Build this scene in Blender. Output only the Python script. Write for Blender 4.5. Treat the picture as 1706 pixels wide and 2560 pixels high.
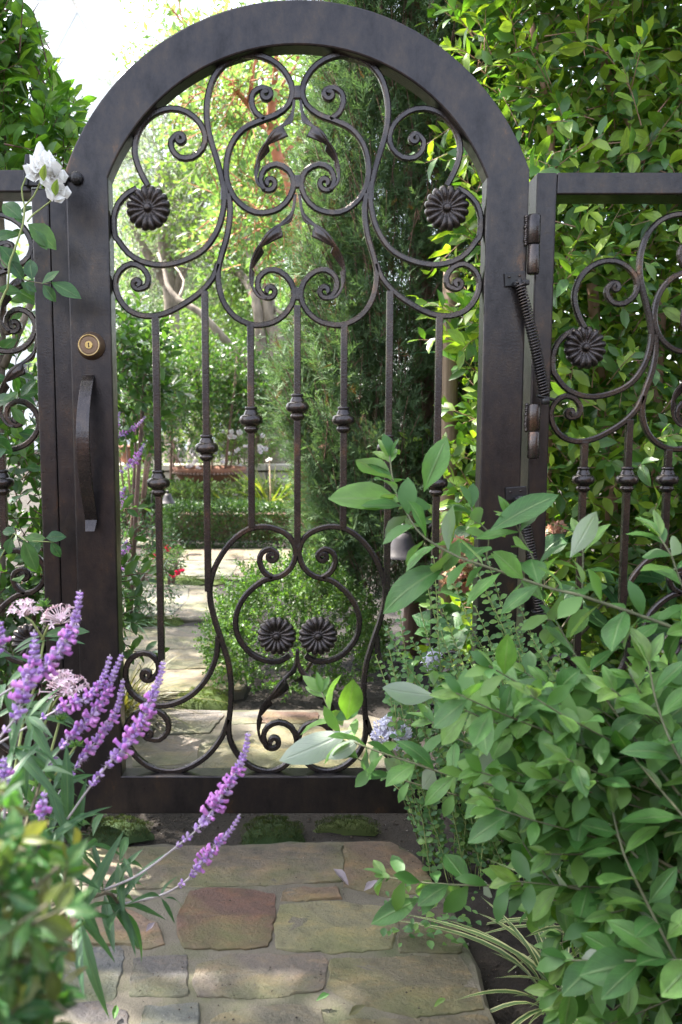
import bpy, bmesh, math, random
import numpy as np
from mathutils import Vector, Matrix

for o in list(bpy.data.objects):
    bpy.data.objects.remove(o, do_unlink=True)
scene = bpy.context.scene
COL = scene.collection
random.seed(7)
RNG = np.random.default_rng(11)

# ------------------------------------------------------------------ camera
FPX, PPX, DIST, EYE = 2075.0, 744.0, 1.974, 1.03
TH = math.atan(0.1075)
CT, ST = math.cos(TH), math.sin(TH)
cam_data = bpy.data.cameras.new('camera')
cam = bpy.data.objects.new('camera', cam_data)
COL.objects.link(cam)
cam.location = (0, -DIST, EYE)
cam.rotation_euler = (math.pi / 2 - TH, 0, 0)
cam_data.sensor_fit = 'VERTICAL'
cam_data.sensor_height = 24.0
cam_data.lens = FPX / 2560 * 24.0
cam_data.shift_x = (853 - PPX) / 2560
cam_data.clip_start = 0.05
cam_data.clip_end = 500
cam_data.dof.use_dof = True
cam_data.dof.focus_distance = 1.98
cam_data.dof.aperture_fstop = 3.8
scene.camera = cam

# ------------------------------------------------------------------ light
SUN_EL, SUN_AZ = math.radians(57), (-0.86, 0.51)
world = bpy.data.worlds.new('World')
scene.world = world
world.use_nodes = True
wn = world.node_tree.nodes
wl = world.node_tree.links
bg = wn['Background']
sky = wn.new('ShaderNodeTexSky')
sky.sky_type = 'NISHITA'
sky.sun_disc = False
sky.sun_elevation = SUN_EL
sky.sun_rotation = math.atan2(SUN_AZ[0], SUN_AZ[1])
sky.air_density = 1.0
sky.dust_density = 3.0
sky.ozone_density = 1.0
hs = wn.new('ShaderNodeHueSaturation')
hs.inputs['Saturation'].default_value = 0.55
wl.new(sky.outputs[0], hs.inputs['Color'])
wl.new(hs.outputs[0], bg.inputs['Color'])
bg.inputs['Strength'].default_value = 0.15
sd = bpy.data.lights.new('sun', 'SUN')
sd.energy = 4.4
sd.angle = math.radians(0.6)
sd.color = (1.0, 0.95, 0.86)
sun = bpy.data.objects.new('sun', sd)
COL.objects.link(sun)
_sdir = Vector((SUN_AZ[0] * math.cos(SUN_EL), SUN_AZ[1] * math.cos(SUN_EL), math.sin(SUN_EL)))
sun.rotation_euler = _sdir.to_track_quat('Z', 'Y').to_euler()
sun.location = (-4, 8, 14)

vs = scene.view_settings
vs.view_transform = 'Standard'
vs.look = 'None'
vs.exposure = 2.7
vs.gamma = 1.0
vs.use_curve_mapping = False
scene.render.engine = 'CYCLES'
scene.cycles.max_bounces = 8
scene.cycles.diffuse_bounces = 3
scene.cycles.transmission_bounces = 6
scene.cycles.transparent_max_bounces = 6

# ------------------------------------------------------------------ picture <-> place
def ray(px, py):
    xr, yr = (px - PPX) / FPX, (py - 1280) / FPX
    return Vector((xr, CT - yr * ST, -(ST + yr * CT)))
def P(px, py, Y):                       # point on the upright plane y = Y
    d = ray(px, py)
    return Vector((0, -DIST, EYE)) + d * ((Y + DIST) / d.y)
def PD(px, py, dist):                   # point at forward distance dist from the lens
    return P(px, py, dist - DIST)
def G(px, py, z=0.0):                   # point on the ground
    d = ray(px, py)
    return Vector((0, -DIST, EYE)) + d * ((z - EYE) / d.z)
def project(p):                         # world (N,3) -> picture px, depth
    p = np.asarray(p, float).reshape(-1, 3) - np.array([0, -DIST, EYE])
    dep = p[:, 1] * CT - p[:, 2] * ST
    up = p[:, 1] * ST + p[:, 2] * CT
    dep_s = np.where(dep > 0.05, dep, 0.05)
    return np.stack([PPX + FPX * p[:, 0] / dep_s, 1280 - FPX * up / dep_s], 1), dep

# ------------------------------------------------------------------ object helpers
def tag(o, label=None, cat=None, group=None, kind=None):
    if label: o['label'] = label
    if cat: o['category'] = cat
    if group: o['group'] = group
    if kind: o['kind'] = kind
    return o
def empty(name, loc, label=None, cat=None, group=None):
    o = bpy.data.objects.new(name, None)
    o.empty_display_size = 0.05
    o.location = loc
    COL.objects.link(o)
    return tag(o, label, cat, group)
def wloc(o):
    v = Vector(o.location)
    while o.parent is not None:
        o = o.parent
        v = v + Vector(o.location)
    return v
def link(name, mesh, mat=None, parent=None, at=None):
    """mesh data given in world coordinates (at=None) or local to `at`"""
    o = bpy.data.objects.new(name, mesh)
    COL.objects.link(o)
    if mat is not None:
        if len(mesh.materials) == 0: mesh.materials.append(mat)
    base = wloc(parent) if parent is not None else Vector((0, 0, 0))
    if parent is not None: o.parent = parent
    o.location = (Vector(at) if at is not None else Vector((0, 0, 0))) - base
    return o
def mesh_pd(name, verts, faces, smooth=False):
    m = bpy.data.meshes.new(name)
    m.from_pydata([tuple(v) for v in verts], [], faces)
    m.update()
    if smooth:
        m.polygons.foreach_set('use_smooth', [True] * len(m.polygons))
    return m
def mesh_np(name, V, F, rnd=None, smooth=False):
    """V (n,3), F (m,k) with constant k, rnd per face"""
    m = bpy.data.meshes.new(name)
    n, (f, k) = len(V), F.shape
    m.vertices.add(n)
    m.vertices.foreach_set('co', np.ascontiguousarray(V, np.float32).ravel())
    m.loops.add(f * k)
    m.loops.foreach_set('vertex_index', np.ascontiguousarray(F, np.int32).ravel())
    m.polygons.add(f)
    m.polygons.foreach_set('loop_start', np.arange(0, f * k, k, dtype=np.int32))
    m.update(calc_edges=True)
    if smooth:
        m.polygons.foreach_set('use_smooth', np.ones(f, bool))
    if rnd is not None:
        a = m.attributes.new('rnd', 'FLOAT', 'FACE')
        a.data.foreach_set('value', np.ascontiguousarray(rnd, np.float32))
    return m
class Bag:
    """collects shapes into one mesh"""
    def __init__(s): s.v, s.f = [], []
    def add(s, v, f):
        b = len(s.v)
        s.v += [tuple(p) for p in v]
        s.f += [tuple(i + b for i in q) for q in f]
        return s
    def box(s, c, d, rot=None, bev=0.0):
        cx, cy, cz = c; dx, dy, dz = d[0] / 2, d[1] / 2, d[2] / 2
        if bev <= 0:
            v = [Vector((x, y, z)) for z in (-dz, dz) for y in (-dy, dy) for x in (-dx, dx)]
            f = [(0, 2, 3, 1), (4, 5, 7, 6), (0, 1, 5, 4), (2, 6, 7, 3), (0, 4, 6, 2), (1, 3, 7, 5)]
        else:
            bm = bmesh.new()
            bmesh.ops.create_cube(bm, size=1.0)
            for q in bm.verts: q.co = Vector((q.co.x * dx * 2, q.co.y * dy * 2, q.co.z * dz * 2))
            bmesh.ops.bevel(bm, geom=bm.edges[:], offset=bev, segments=2, affect='EDGES', profile=0.5)
            bm.verts.index_update()
            v = [q.co.copy() for q in bm.verts]
            f = [tuple(q.index for q in p.verts) for p in bm.faces]
            bm.free()
        if rot is not None: v = [rot @ p for p in v]
        return s.add([p + Vector(c) for p in v], f)
    def tube(s, pts, r, n=8, cap=True):
        pts = [Vector(p) for p in pts]
        if not hasattr(r, '__len__'): r = [r] * len(pts)
        V, F = [], []
        ref = Vector((0.31, 0.17, 0.94)).normalized()
        pu = None
        for i, p in enumerate(pts):
            t = (pts[min(i + 1, len(pts) - 1)] - pts[max(i - 1, 0)])
            t = t.normalized() if t.length > 1e-9 else Vector((0, 0, 1))
            if pu is None:
                u = t.cross(ref)
                if u.length < 1e-3: u = t.cross(Vector((1, 0, 0)))
            else:
                u = pu - t * pu.dot(t)
            u.normalize(); pu = u
            w = t.cross(u)
            for k in range(n):
                a = 2 * math.pi * k / n
                V.append(p + (u * math.cos(a) + w * math.sin(a)) * r[i])
        for i in range(len(pts) - 1):
            for k in range(n):
                a, b = i * n + k, i * n + (k + 1) % n
                F.append((a, b, b + n, a + n))
        if cap:
            F.append(tuple(range(n - 1, -1, -1)))
            F.append(tuple(range((len(pts) - 1) * n, len(pts) * n)))
        return s.add(V, F)
    def lathe(s, prof, n=24, M=None):
        """prof: list of (r, h), axis z; M maps to place"""
        V, F = [], []
        for r, h in prof:
            for k in range(n):
                a = 2 * math.pi * k / n
                V.append(Vector((r * math.cos(a), r * math.sin(a), h)))
        for i in range(len(prof) - 1):
            for k in range(n):
                a, b = i * n + k, i * n + (k + 1) % n
                F.append((a, b, b + n, a + n))
        F.append(tuple(range(n - 1, -1, -1)))
        F.append(tuple(range((len(prof) - 1) * n, len(prof) * n)))
        if M is not None: V = [M @ p for p in V]
        return s.add(V, F)
    def mesh(s, name, smooth=False): return mesh_pd(name, s.v, s.f, smooth)
def spline(pts, step):
    """Catmull-Rom through pts (any dimension), resampled about every `step`"""
    p = [np.array(q, float) for q in pts]
    p = [2 * p[0] - p[1]] + p + [2 * p[-1] - p[-2]]
    out = []
    for i in range(1, len(p) - 2):
        a, b, c, d = p[i - 1:i + 3]
        n = max(2, int(np.linalg.norm(c - b) / step))
        for k in range(n):
            t = k / n
            out.append(0.5 * ((2 * b) + (c - a) * t + (2 * a - 5 * b + 4 * c - d) * t * t + (3 * b - a - 3 * c + d) * t ** 3))
    out.append(p[-2])
    return np.array(out)

# ------------------------------------------------------------------ materials
def new_mat(name):
    m = bpy.data.materials.new(name)
    m.use_nodes = True
    nt = m.node_tree
    return m, nt, nt.nodes['Principled BSDF'], nt.nodes['Material Output']
def N(nt, t, **kw):
    n = nt.nodes.new(t)
    for k, v in kw.items():
        if k.startswith('_'): n.inputs[k[1:].replace('_', ' ')].default_value = v
        else: setattr(n, k, v)
    return n
def noise(nt, scale, detail=4, rough=0.55, coord=None, vec_scale=None):
    n = N(nt, 'ShaderNodeTexNoise', _Scale=scale, _Detail=detail, _Roughness=rough)
    tc = N(nt, 'ShaderNodeTexCoord')
    src = tc.outputs[coord or 'Object']
    if vec_scale:
        mp = N(nt, 'ShaderNodeMapping')
        mp.inputs['Scale'].default_value = vec_scale
        nt.links.new(src, mp.inputs[0]); src = mp.outputs[0]
    nt.links.new(src, n.inputs['Vector'])
    return n
def ramp(nt, fac, stops, interp='LINEAR'):
    r = N(nt, 'ShaderNodeValToRGB')
    r.color_ramp.interpolation = interp
    while len(r.color_ramp.elements) < len(stops): r.color_ramp.elements.new(0.5)
    for e, (p, c) in zip(r.color_ramp.elements, stops):
        e.position = p
        e.color = (*c, 1) if len(c) == 3 else c
    nt.links.new(fac, r.inputs[0])
    return r
def bump(nt, h, strength, dist, bsdf):
    b = N(nt, 'ShaderNodeBump', _Strength=strength, _Distance=dist)
    nt.links.new(h, b.inputs['Height'])
    nt.links.new(b.outputs[0], bsdf.inputs['Normal'])
    return b
def iron_mat(name, cols, metallic=0.35, rough=(0.36, 0.52), bmp=0.25):
    m, nt, b, _ = new_mat(name)
    n1 = noise(nt, 16, 9, 0.72, None, (1, 1, .55))
    r = ramp(nt, n1.outputs['Fac'], [(0.30, cols[0]), (0.47, cols[1]), (0.60, cols[2]), (0.70, cols[3])])
    nt.links.new(r.outputs[0], b.inputs['Base Color'])
    n2 = noise(nt, 60, 5, 0.6)
    mr = N(nt, 'ShaderNodeMapRange', _To_Min=rough[0], _To_Max=rough[1])
    nt.links.new(n2.outputs['Fac'], mr.inputs[0])
    nt.links.new(mr.outputs[0], b.inputs['Roughness'])
    b.inputs['Metallic'].default_value = metallic
    b.inputs['Specular Tint'].default_value = (1, .97, .94, 1)
    n3 = noise(nt, 210, 4, 0.6)
    mx = N(nt, 'ShaderNodeMath', operation='MULTIPLY_ADD'); mx.inputs[1].default_value = 0.5
    nt.links.new(n2.outputs['Fac'], mx.inputs[0]); nt.links.new(n3.outputs['Fac'], mx.inputs[2])
    bump(nt, mx.outputs[0], bmp, 0.0012, b)
    return m
IRON = iron_mat('bronzed_iron', [(0.021, 0.020, 0.022), (0.036, 0.033, 0.035), (0.050, 0.042, 0.039), (0.10, 0.06, 0.04)], 0.8, (0.20, 0.44), 0.4)
IRON_W = iron_mat('bronzed_iron_wrought', [(0.032, 0.029, 0.031), (0.054, 0.048, 0.048), (0.078, 0.063, 0.056), (0.15, 0.09, 0.06)], 0.82, (0.18, 0.36), 0.4)
BLACK_METAL = iron_mat('black_hardware', [(0.012, 0.012, 0.014), (0.018, 0.018, 0.02), (0.025, 0.023, 0.024), (0.05, 0.035, 0.03)], 0.4, (0.3, 0.5), 0.3)
BRASS = iron_mat('aged_brass', [(0.35, 0.24, 0.09), (0.48, 0.34, 0.13), (0.55, 0.42, 0.2), (0.4, 0.25, 0.1)], 0.9, (0.28, 0.42), 0.1)
LOCKFACE = iron_mat('brown_lock_face', [(0.12, 0.075, 0.05), (0.16, 0.105, 0.07), (0.2, 0.13, 0.085), (0.24, 0.16, 0.1)], 0.7, (0.32, 0.45), 0.1)
LAMP = iron_mat('weathered_lamp_metal', [(0.022, 0.019, 0.022), (0.03, 0.026, 0.03), (0.036, 0.031, 0.034), (0.05, 0.04, 0.04)], 0.25, (0.5, 0.62), 0.2)
# ================================================================== GATE
GZ = lambda py: P(PPX, py, 0.0).z
def gp(px, py):                          # picture px -> gate-plane (x, z)
    p = P(px, py, 0.028); return np.array([p.x, p.z])
HW, TUBE, FACE = 0.5325, 0.055, 0.0975
Z0 = GZ(2035); ZTOP = GZ(-3)
ROUT = 0.569; ZC = ZTOP - ROUT; RIN = ROUT - FACE
gate = empty('garden_gate', (0, 0.0275, 0.0), 'arched dark bronze wrought iron garden gate with scrolls, rosettes and balusters', 'gate')

def ring_sheet(outer, inner, y0, y1, bev):
    """closed frame between two matching loops (x,z), tube from y0 to y1 with rounded arrises"""
    n = len(outer); V, F = [], []
    o, i = np.array(outer), np.array(inner)
    def ins(loop, other, d):
        t = other - loop
        return loop + t / np.linalg.norm(t, axis=1)[:, None] * d
    rows = []
    q = bev * 0.3
    rows.append((ins(o, i, 0), y1 - bev)); rows.append((ins(o, i, 0), y0 + bev))
    rows.append((ins(o, i, q), y0 + q)); rows.append((ins(o, i, bev), y0))
    rows.append((ins(i, o, bev), y0)); rows.append((ins(i, o, q), y0 + q))
    rows.append((ins(i, o, 0), y0 + bev)); rows.append((ins(i, o, 0), y1 - bev))
    rows.append((ins(i, o, bev), y1)); rows.append((ins(o, i, bev), y1))
    for L, y in rows:
        for p in L: V.append((p[0], y, p[1]))
    R = len(rows)
    for r in range(R):
        s = (r + 1) % R
        for k in range(n):
            k2 = (k + 1) % n
            F.append((r * n + k, r * n + k2, s * n + k2, s * n + k))
    return V, F
outer, inner = [], []
def arc_loop(R, hw, zb):
    a1 = math.asin(hw / R)
    zs = ZC + math.sqrt(R * R - hw * hw)
    L = [(-hw, zb)]
    for k in range(1, 12): L.append((-hw, zb + (zs - zb) * k / 12))
    for k in range(0, 41):
        a = -a1 + 2 * a1 * k / 40
        L.append((R * math.sin(a), ZC + R * math.cos(a)))
    for k in range(11, 0, -1): L.append((hw, zb + (zs - zb) * k / 12))
    L.append((hw, zb))
    for k in range(1, 12): L.append((hw - 2 * hw * k / 12, zb))
    return L
IHW = HW - FACE
v, f = ring_sheet(arc_loop(ROUT, HW, Z0), arc_loop(RIN, IHW, Z0 + FACE), 0.0, TUBE, 0.004)
fm = mesh_pd('gate_frame', v, f)
bm = bmesh.new(); bm.from_mesh(fm); bmesh.ops.recalc_face_normals(bm, faces=bm.faces[:]); bm.to_mesh(fm); bm.free()
gate_frame = link('frame', fm, IRON, gate)
# weld seams at the spring of the arch
# -- swept bar ------------------------------------------------------
def spiral_tail(pts, c, turns=1.05, rend=0.004):
    """continue a path into a scroll around c"""
    last, prev = pts[-1], pts[-2]
    r0v = last - c
    r0 = np.linalg.norm(r0v); a0 = math.atan2(r0v[1], r0v[0])
    t = last - prev
    sgn = 1.0 if (r0v[0] * t[1] - r0v[1] * t[0]) > 0 else -1.0
    n = int(26 * turns); out = []
    for k in range(1, n + 1):
        u = k / n
        r = r0 + (rend - r0) * u ** 0.8
        a = a0 + sgn * 2 * math.pi * turns * u
        out.append(c + np.array([math.cos(a), math.sin(a)]) * r)
    return out
def bar_mesh(name, path, w, d, yc, taper0=1.0, taper1=1.0, fat=0):
    """flat-faced bar of width w and depth d along (x,z) path centred at y = yc"""
    path = np.array(path); n = len(path)
    T = np.gradient(path, axis=0); T /= (np.linalg.norm(T, axis=1)[:, None] + 1e-12)
    Nn = np.stack([-T[:, 1], T[:, 0]], 1)
    b = 0.22
    prof = [(-1, -1 + b * 2), (-1 + b * 2, -1), (1 - b * 2, -1), (1, -1 + b * 2), (1, 1 - b), (1 - b, 1), (-1 + b, 1), (-1, 1 - b)]
    V, F = [], []
    for i in range(n):
        u = i / (n - 1)
        ww = w; dd = d
        if u < 0.12: ww *= taper0 + (1 - taper0) * u / 0.12
        if u > 0.88: ww *= taper1 + (1 - taper1) * (1 - u) / 0.12
        if fat and i > n - fat:
            q = (i - (n - fat)) / fat
            dd *= 1 + 0.5 * q
        for a, c in prof:
            p = path[i] + Nn[i] * a * ww / 2
            V.append((p[0], yc + c * dd / 2, p[1]))
    m = len(prof)
    for i in range(n - 1):
        for k in range(m):
            k2 = (k + 1) % m
            F.append((i * m + k, i * m + k2, (i + 1) * m + k2, (i + 1) * m + k))
    F.append(tuple(range(m - 1, -1, -1))); F.append(tuple(range((n - 1) * m, n * m)))
    me = mesh_pd(name, V, F)
    bm = bmesh.new(); bm.from_mesh(me); bmesh.ops.recalc_face_normals(bm, faces=bm.faces[:]); bm.to_mesh(me); bm.free()
    return me
zA = lambda x, y: (240 + x / 2.9037, 100 + y / 2.9037)
zC_ = lambda x, y: (240 + x / 2.9037, 440 + y / 2.9037)
zE = lambda x, y: (280 + x / 2.9037, 1280 + y / 2.9037)
def tr(fn, pts): return [gp(*fn(x, y)) for x, y in pts]
# pieces of the left half: (path points, scroll centre or None, group 'u' upper / 'l' lower)
PIECES = [
 ('u', tr(zA, [(300, 1080), (235, 1115), (165, 1190), (132, 1300), (140, 1420)]) +
       tr(zC_, [(165, 470), (235, 560), (335, 622), (480, 648), (650, 612), (790, 530), (885, 390), (925, 250), (935, 150)]) +
       tr(zA, [(930, 1080), (905, 960), (860, 810), (825, 690), (805, 560), (812, 420), (860, 270), (960, 160), (1090, 113), (1210, 122), (1320, 180), (1395, 270), (1428, 370), (1400, 470), (1310, 545), (1190, 590), (1070, 650), (985, 760), (948, 900), (955, 1030), (1010, 1150), (1110, 1235), (1210, 1258), (1330, 1225), (1410, 1140), (1436, 1040), (1400, 950), (1310, 905), (1225, 940), (1196, 1020), (1222, 1082)]),
       gp(*zA(1262, 1040))),
 ('u', tr(zA, [(1225, 580), (1160, 530), (1130, 450), (1145, 385), (1205, 350), (1262, 368)]), gp(*zA(1232, 398))),
 ('u', tr(zA, [(380, 1060), (330, 970), (290, 860), (285, 760), (325, 640), (420, 540), (545, 500), (660, 525), (755, 605), (795, 700), (775, 790), (700, 855), (610, 855), (556, 800), (548, 735), (590, 690)]), gp(*zA(612, 722))),
 ('u', tr(zC_, [(890, 640), (850, 740), (760, 845), (640, 930), (500, 1000), (360, 1018), (240, 975), (168, 885), (142, 780), (175, 690), (255, 640), (335, 665), (382, 735), (370, 800), (318, 820)]), gp(*zC_(303, 782))),
 ('u', tr(zC_, [(965, 130), (975, 260), (955, 430), (915, 570), (888, 690), (895, 810), (935, 930), (1020, 1030), (1150, 1084), (1290, 1062), (1390, 985), (1440, 880), (1415, 770), (1335, 695), (1250, 685), (1185, 740), (1178, 815), (1215, 870)]), gp(*zC_(1262, 835))),
 ('l', tr(zE, [(1290, 1040), (1220, 1080), (1120, 1078), (1010, 1025), (925, 920), (898, 800), (925, 680), (1000, 575), (1110, 492), (1220, 468), (1300, 405), (1335, 310), (1318, 220), (1250, 148), (1120, 106), (990, 126), (875, 210), (780, 340), (726, 470), (712, 610), (744, 770), (800, 940), (848, 1100), (866, 1260), (864, 1400), (850, 1530), (860, 1650), (915, 1760), (1010, 1845), (1130, 1880), (1240, 1850), (1320, 1760), (1342, 1650), (1300, 1560), (1210, 1525), (1130, 1560), (1100, 1630), (1125, 1700)]), gp(*zE(1172, 1665))),
 ('l', tr(zE, [(1165, 475), (1105, 435), (1073, 360), (1090, 295), (1150, 268), (1195, 300)]), gp(*zE(1160, 322))),
 ('l', tr(zE, [(772, 900), (760, 1040), (700, 1190), (600, 1310), (480, 1380), (350, 1405), (220, 1370), (130, 1290), (100, 1190), (120, 1090), (190, 1030), (275, 1030), (335, 1090), (335, 1165), (285, 1215)]), gp(*zE(255, 1178))),
 ('l', tr(zE, [(848, 1500), (800, 1630), (690, 1770), (540, 1860), (400, 1880), (260, 1840), (150, 1740), (100, 1610), (130, 1505), (220, 1440), (330, 1440), (405, 1510), (408, 1590), (345, 1650), (275, 1645)]), gp(*zE(270, 1605))),
]
# widen the lower left scrolls so they meet the stile
LEAVES = [
 ('u', tr(zA, [(1440, 440), (1425, 540), (1365, 635), (1285, 730), (1205, 830), (1165, 940), (1172, 1040), (1228, 1095)])),
 ('u', tr(zC_, [(1448, 140), (1425, 270), (1350, 360), (1265, 445), (1175, 560), (1128, 680), (1135, 800), (1185, 880), (1240, 895)])),
 ('l', tr(zE, [(1348, 985), (1330, 1110), (1245, 1205), (1180, 1290), (1105, 1400), (1065, 1510), (1075, 1630), (1130, 1710)])),
]
ROS = [('u', gp(*zA(385, 1228)), 0.0525), ('l', gp(*zE(1198, 893)), 0.0485)]
BW, BD, YC = 0.0140, 0.0130, 0.0275

def scroll_obj(parent, pts, c, T, yc=YC):
    path = list(spline(pts, 0.013))
    fat = 0
    if c is not None:
        path += spiral_tail(path, np.array(c)); fat = 24
    path = [T(p) for p in path]
    return link('scroll', bar_mesh('scroll', path, BW, BD, yc, fat=fat), IRON_W, parent)
def acanthus(parent, pts, T, flip, yc=YC):
    """thin stem that swells into two overlapping lobed leaves, cupped forward"""
    base = spline(pts, 0.006)
    path = np.array([T(p) for p in base])
    n = len(path)
    Tn = np.gradient(path, axis=0); Tn /= np.linalg.norm(Tn, axis=1)[:, None]
    Nn = np.stack([-Tn[:, 1], Tn[:, 0]], 1) * flip
    u = np.linspace(0, 1, n)
    def lobe(c, w, a): return a * np.exp(-((u - c) / w) ** 2)
    saw = lambda c0, c1, a: np.where((u > c0) & (u < c1), a * (1 - (u - c0) / (c1 - c0)) ** 0.6 * np.minimum(1, (u - c0) / 0.02), 0)
    wi = 0.0035 + lobe(0.2, 0.05, 0.007) + saw(0.30, 0.50, 0.023) + saw(0.51, 0.68, 0.013) + saw(0.69, 0.82, 0.007)
    wo = 0.003 + lobe(0.4, 0.1, 0.004) + lobe(0.6, 0.08, 0.003)
    fwd = 0.008 + 0.026 * np.exp(-((u - 0.42) / 0.16) ** 2)
    B = Bag(); V, F = [], []
    K = 9
    for i in range(n):
        for k in range(K):
            s = k / (K - 1) * 2 - 1
            off = -wi[i] * (-s) if s < 0 else wo[i] * s
            off = wi[i] * s if s < 0 else wo[i] * s
            rib = 0.0022 * math.sin(s * 9 + 1) * min(1, wi[i] / 0.015)
            cup = (s * s) * (wi[i] if s < 0 else wo[i]) * 0.45
            p = path[i] + Nn[i] * off
            V.append((p[0], yc - fwd[i] + cup + rib, p[1]))
    for i in range(n - 1):
        for k in range(K - 1):
            a = i * K + k
            F.append((a, a + 1, a + K + 1, a + K))
    B.add(V, F)
    me = B.mesh('acanthus', True)
    o = link('acanthus_leaf', me, IRON_W, parent)
    md = o.modifiers.new('thickness', 'SOLIDIFY'); md.thickness = 0.0022; md.offset = 0
    return o
def rosette_mesh(R, petals=16):
    n = petals * 8; rings = [(0.0, 0.30), (0.10, 0.31), (0.15, 0.26), (0.17, 0.10), (0.24, 0.06), (0.4, 0.16), (0.6, 0.27), (0.8, 0.25), (0.93, 0.16), (1.0, 0.03), (0.95, -0.08), (0.6, -0.06)]
    V, F = [], []
    for j, (r, h) in enumerate(rings):
        for k in range(n):
            a = 2 * math.pi * k / n
            s = abs(math.sin(a * petals / 2))
            pet = s ** 0.55
            rr, hh = r, h
            if j >= 4 and j <= 10:
                w = min(1, (r - 0.2) / 0.4) if j < 10 else 1
                hh = h - (1 - pet) * 0.16 * w
                if r > 0.75: rr = r * (1 - (1 - pet) * 0.10)
            V.append((rr * R * math.cos(a), -hh * R, rr * R * math.sin(a)))
    for j in range(len(rings) - 1):
        for k in range(n):
            k2 = (k + 1) % n
            F.append((j * n + k, j * n + k2, (j + 1) * n + k2, (j + 1) * n + k))
    F.append(tuple(range((len(rings) - 1) * n, len(rings) * n)))
    me = mesh_pd('rosette', V, F, True)
    bm = bmesh.new(); bm.from_mesh(me); bmesh.ops.remove_doubles(bm, verts=bm.verts[:], dist=1e-5); bmesh.ops.recalc_face_normals(bm, faces=bm.faces[:]); bm.to_mesh(me); bm.free()
    return me
ROS_ME = rosette_mesh(1.0)
def rosette(parent, c, R, yc=YC, turn=0.0):
    o = link('rosette', ROS_ME, IRON_W, parent, (c[0], yc - 0.008, c[1]))
    o.scale = (R, R, R); o.rotation_euler = (random.uniform(-.08, .08), turn, random.uniform(-.08, .08))
    return o
COLLAR = [(0.0085, 0.036), (0.0135, 0.0355), (0.0150, 0.033), (0.0150, 0.030), (0.0128, 0.0285), (0.0128, 0.0275), (0.0150, 0.024), (0.0172, 0.019), (0.0172, 0.0165), (0.0225, 0.0150), (0.0262, 0.0115), (0.0278, 0.0065), (0.0278, 0.001), (0.0262, -0.0035), (0.0225, -0.0065), (0.0175, -0.0085), (0.0150, -0.0115), (0.0150, -0.0135), (0.0172, -0.0150), (0.0172, -0.0200), (0.0150, -0.0225), (0.0120, -0.0265), (0.0085, -0.028)]
COLLAR_ME = Bag().lathe(list(reversed(COLLAR)), 24).mesh('collar', True)
def baluster(parent, x, z0, z1, zcol, yc=YC, w=0.0162, x1=None):
    b = Bag()
    zm = (z0 + z1) / 2
    b.box((x, yc, zm), (w, w, z1 - z0), bev=0.0016)
    o = link('baluster', b.mesh('baluster'), IRON_W, parent)
    if zcol is not None:
        c = link('collar', COLLAR_ME, IRON_W, o, (x, yc, zcol))
        c.rotation_euler = (0, 0, random.uniform(0, 3))
    return o

def pattern(parent, Tu, Tl, yc, bars, sides=(1, -1)):
    for s in sides:
        for grp, pts, c in PIECES:
            T0 = Tu if grp == 'u' else Tl
            scroll_obj(parent, pts, c, lambda p, T0=T0, s=s: T0(np.array([p[0] * s, p[1]])), yc)
        for grp, pts in LEAVES:
            T0 = Tu if grp == 'u' else Tl
            acanthus(parent, pts, lambda p, T0=T0, s=s: T0(np.array([p[0] * s, p[1]])), -s, yc)
        for grp, c, R in ROS:
            T0 = Tu if grp == 'u' else Tl
            rosette(parent, T0(np.array([c[0] * s, c[1]])), R, yc)
ID = lambda p: p
pattern(gate, ID, ID, YC, None)
bx = [gp(391 + 2, 1000)[0], gp(521, 1455)[0], gp(628, 1000)[0], 0.0]
tops = [gp(0, 440 + 1020 / 2.9037)[1], gp(0, 440 + 835 / 2.9037)[1], gp(0, 440 + 1085 / 2.9037)[1], gp(0, 440 + 940 / 2.9037)[1]]
bots = [gp(0, 1280 + 1075 / 2.9037)[1], gp(0, 1280 + 575 / 2.9037)[1], gp(0, 1280 + 112 / 2.9037)[1], gp(0, 1280 + 215 / 2.9037)[1]]
cols = [gp(0, 1212)[1], gp(0, 1124)[1], gp(0, 1054)[1], gp(0, 1022)[1]]
for k in range(4):
    for s in ((1, -1) if k < 3 else (1,)):
        baluster(gate, bx[k] * s, bots[k], tops[k], cols[k])
# centre ties where the mirrored scrolls are welded together
for py in (232, 455, 735):
    b = Bag(); x, z = gp(744, py); b.box((0, YC, z), (0.016, 0.0115, 0.03), bev=0.003)
    link('weld_tie', b.mesh('weld_tie'), IRON_W, gate)
for py in (1362,):
    b = Bag(); x, z = gp(744, py); b.box((0, YC, z), (0.016, 0.0115, 0.03), bev=0.003)
    link('weld_tie', b.mesh('weld_tie'), IRON_W, gate)
for s in (1, -1):
    for (px, py, w, h) in ((562, 478, .018, .045),):
        b = Bag(); x, z = gp(px, py); b.box((x * s, YC, z), (w, 0.0118, h), bev=0.003)
        link('weld_tie', b.mesh('weld_tie'), IRON_W, gate)
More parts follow.
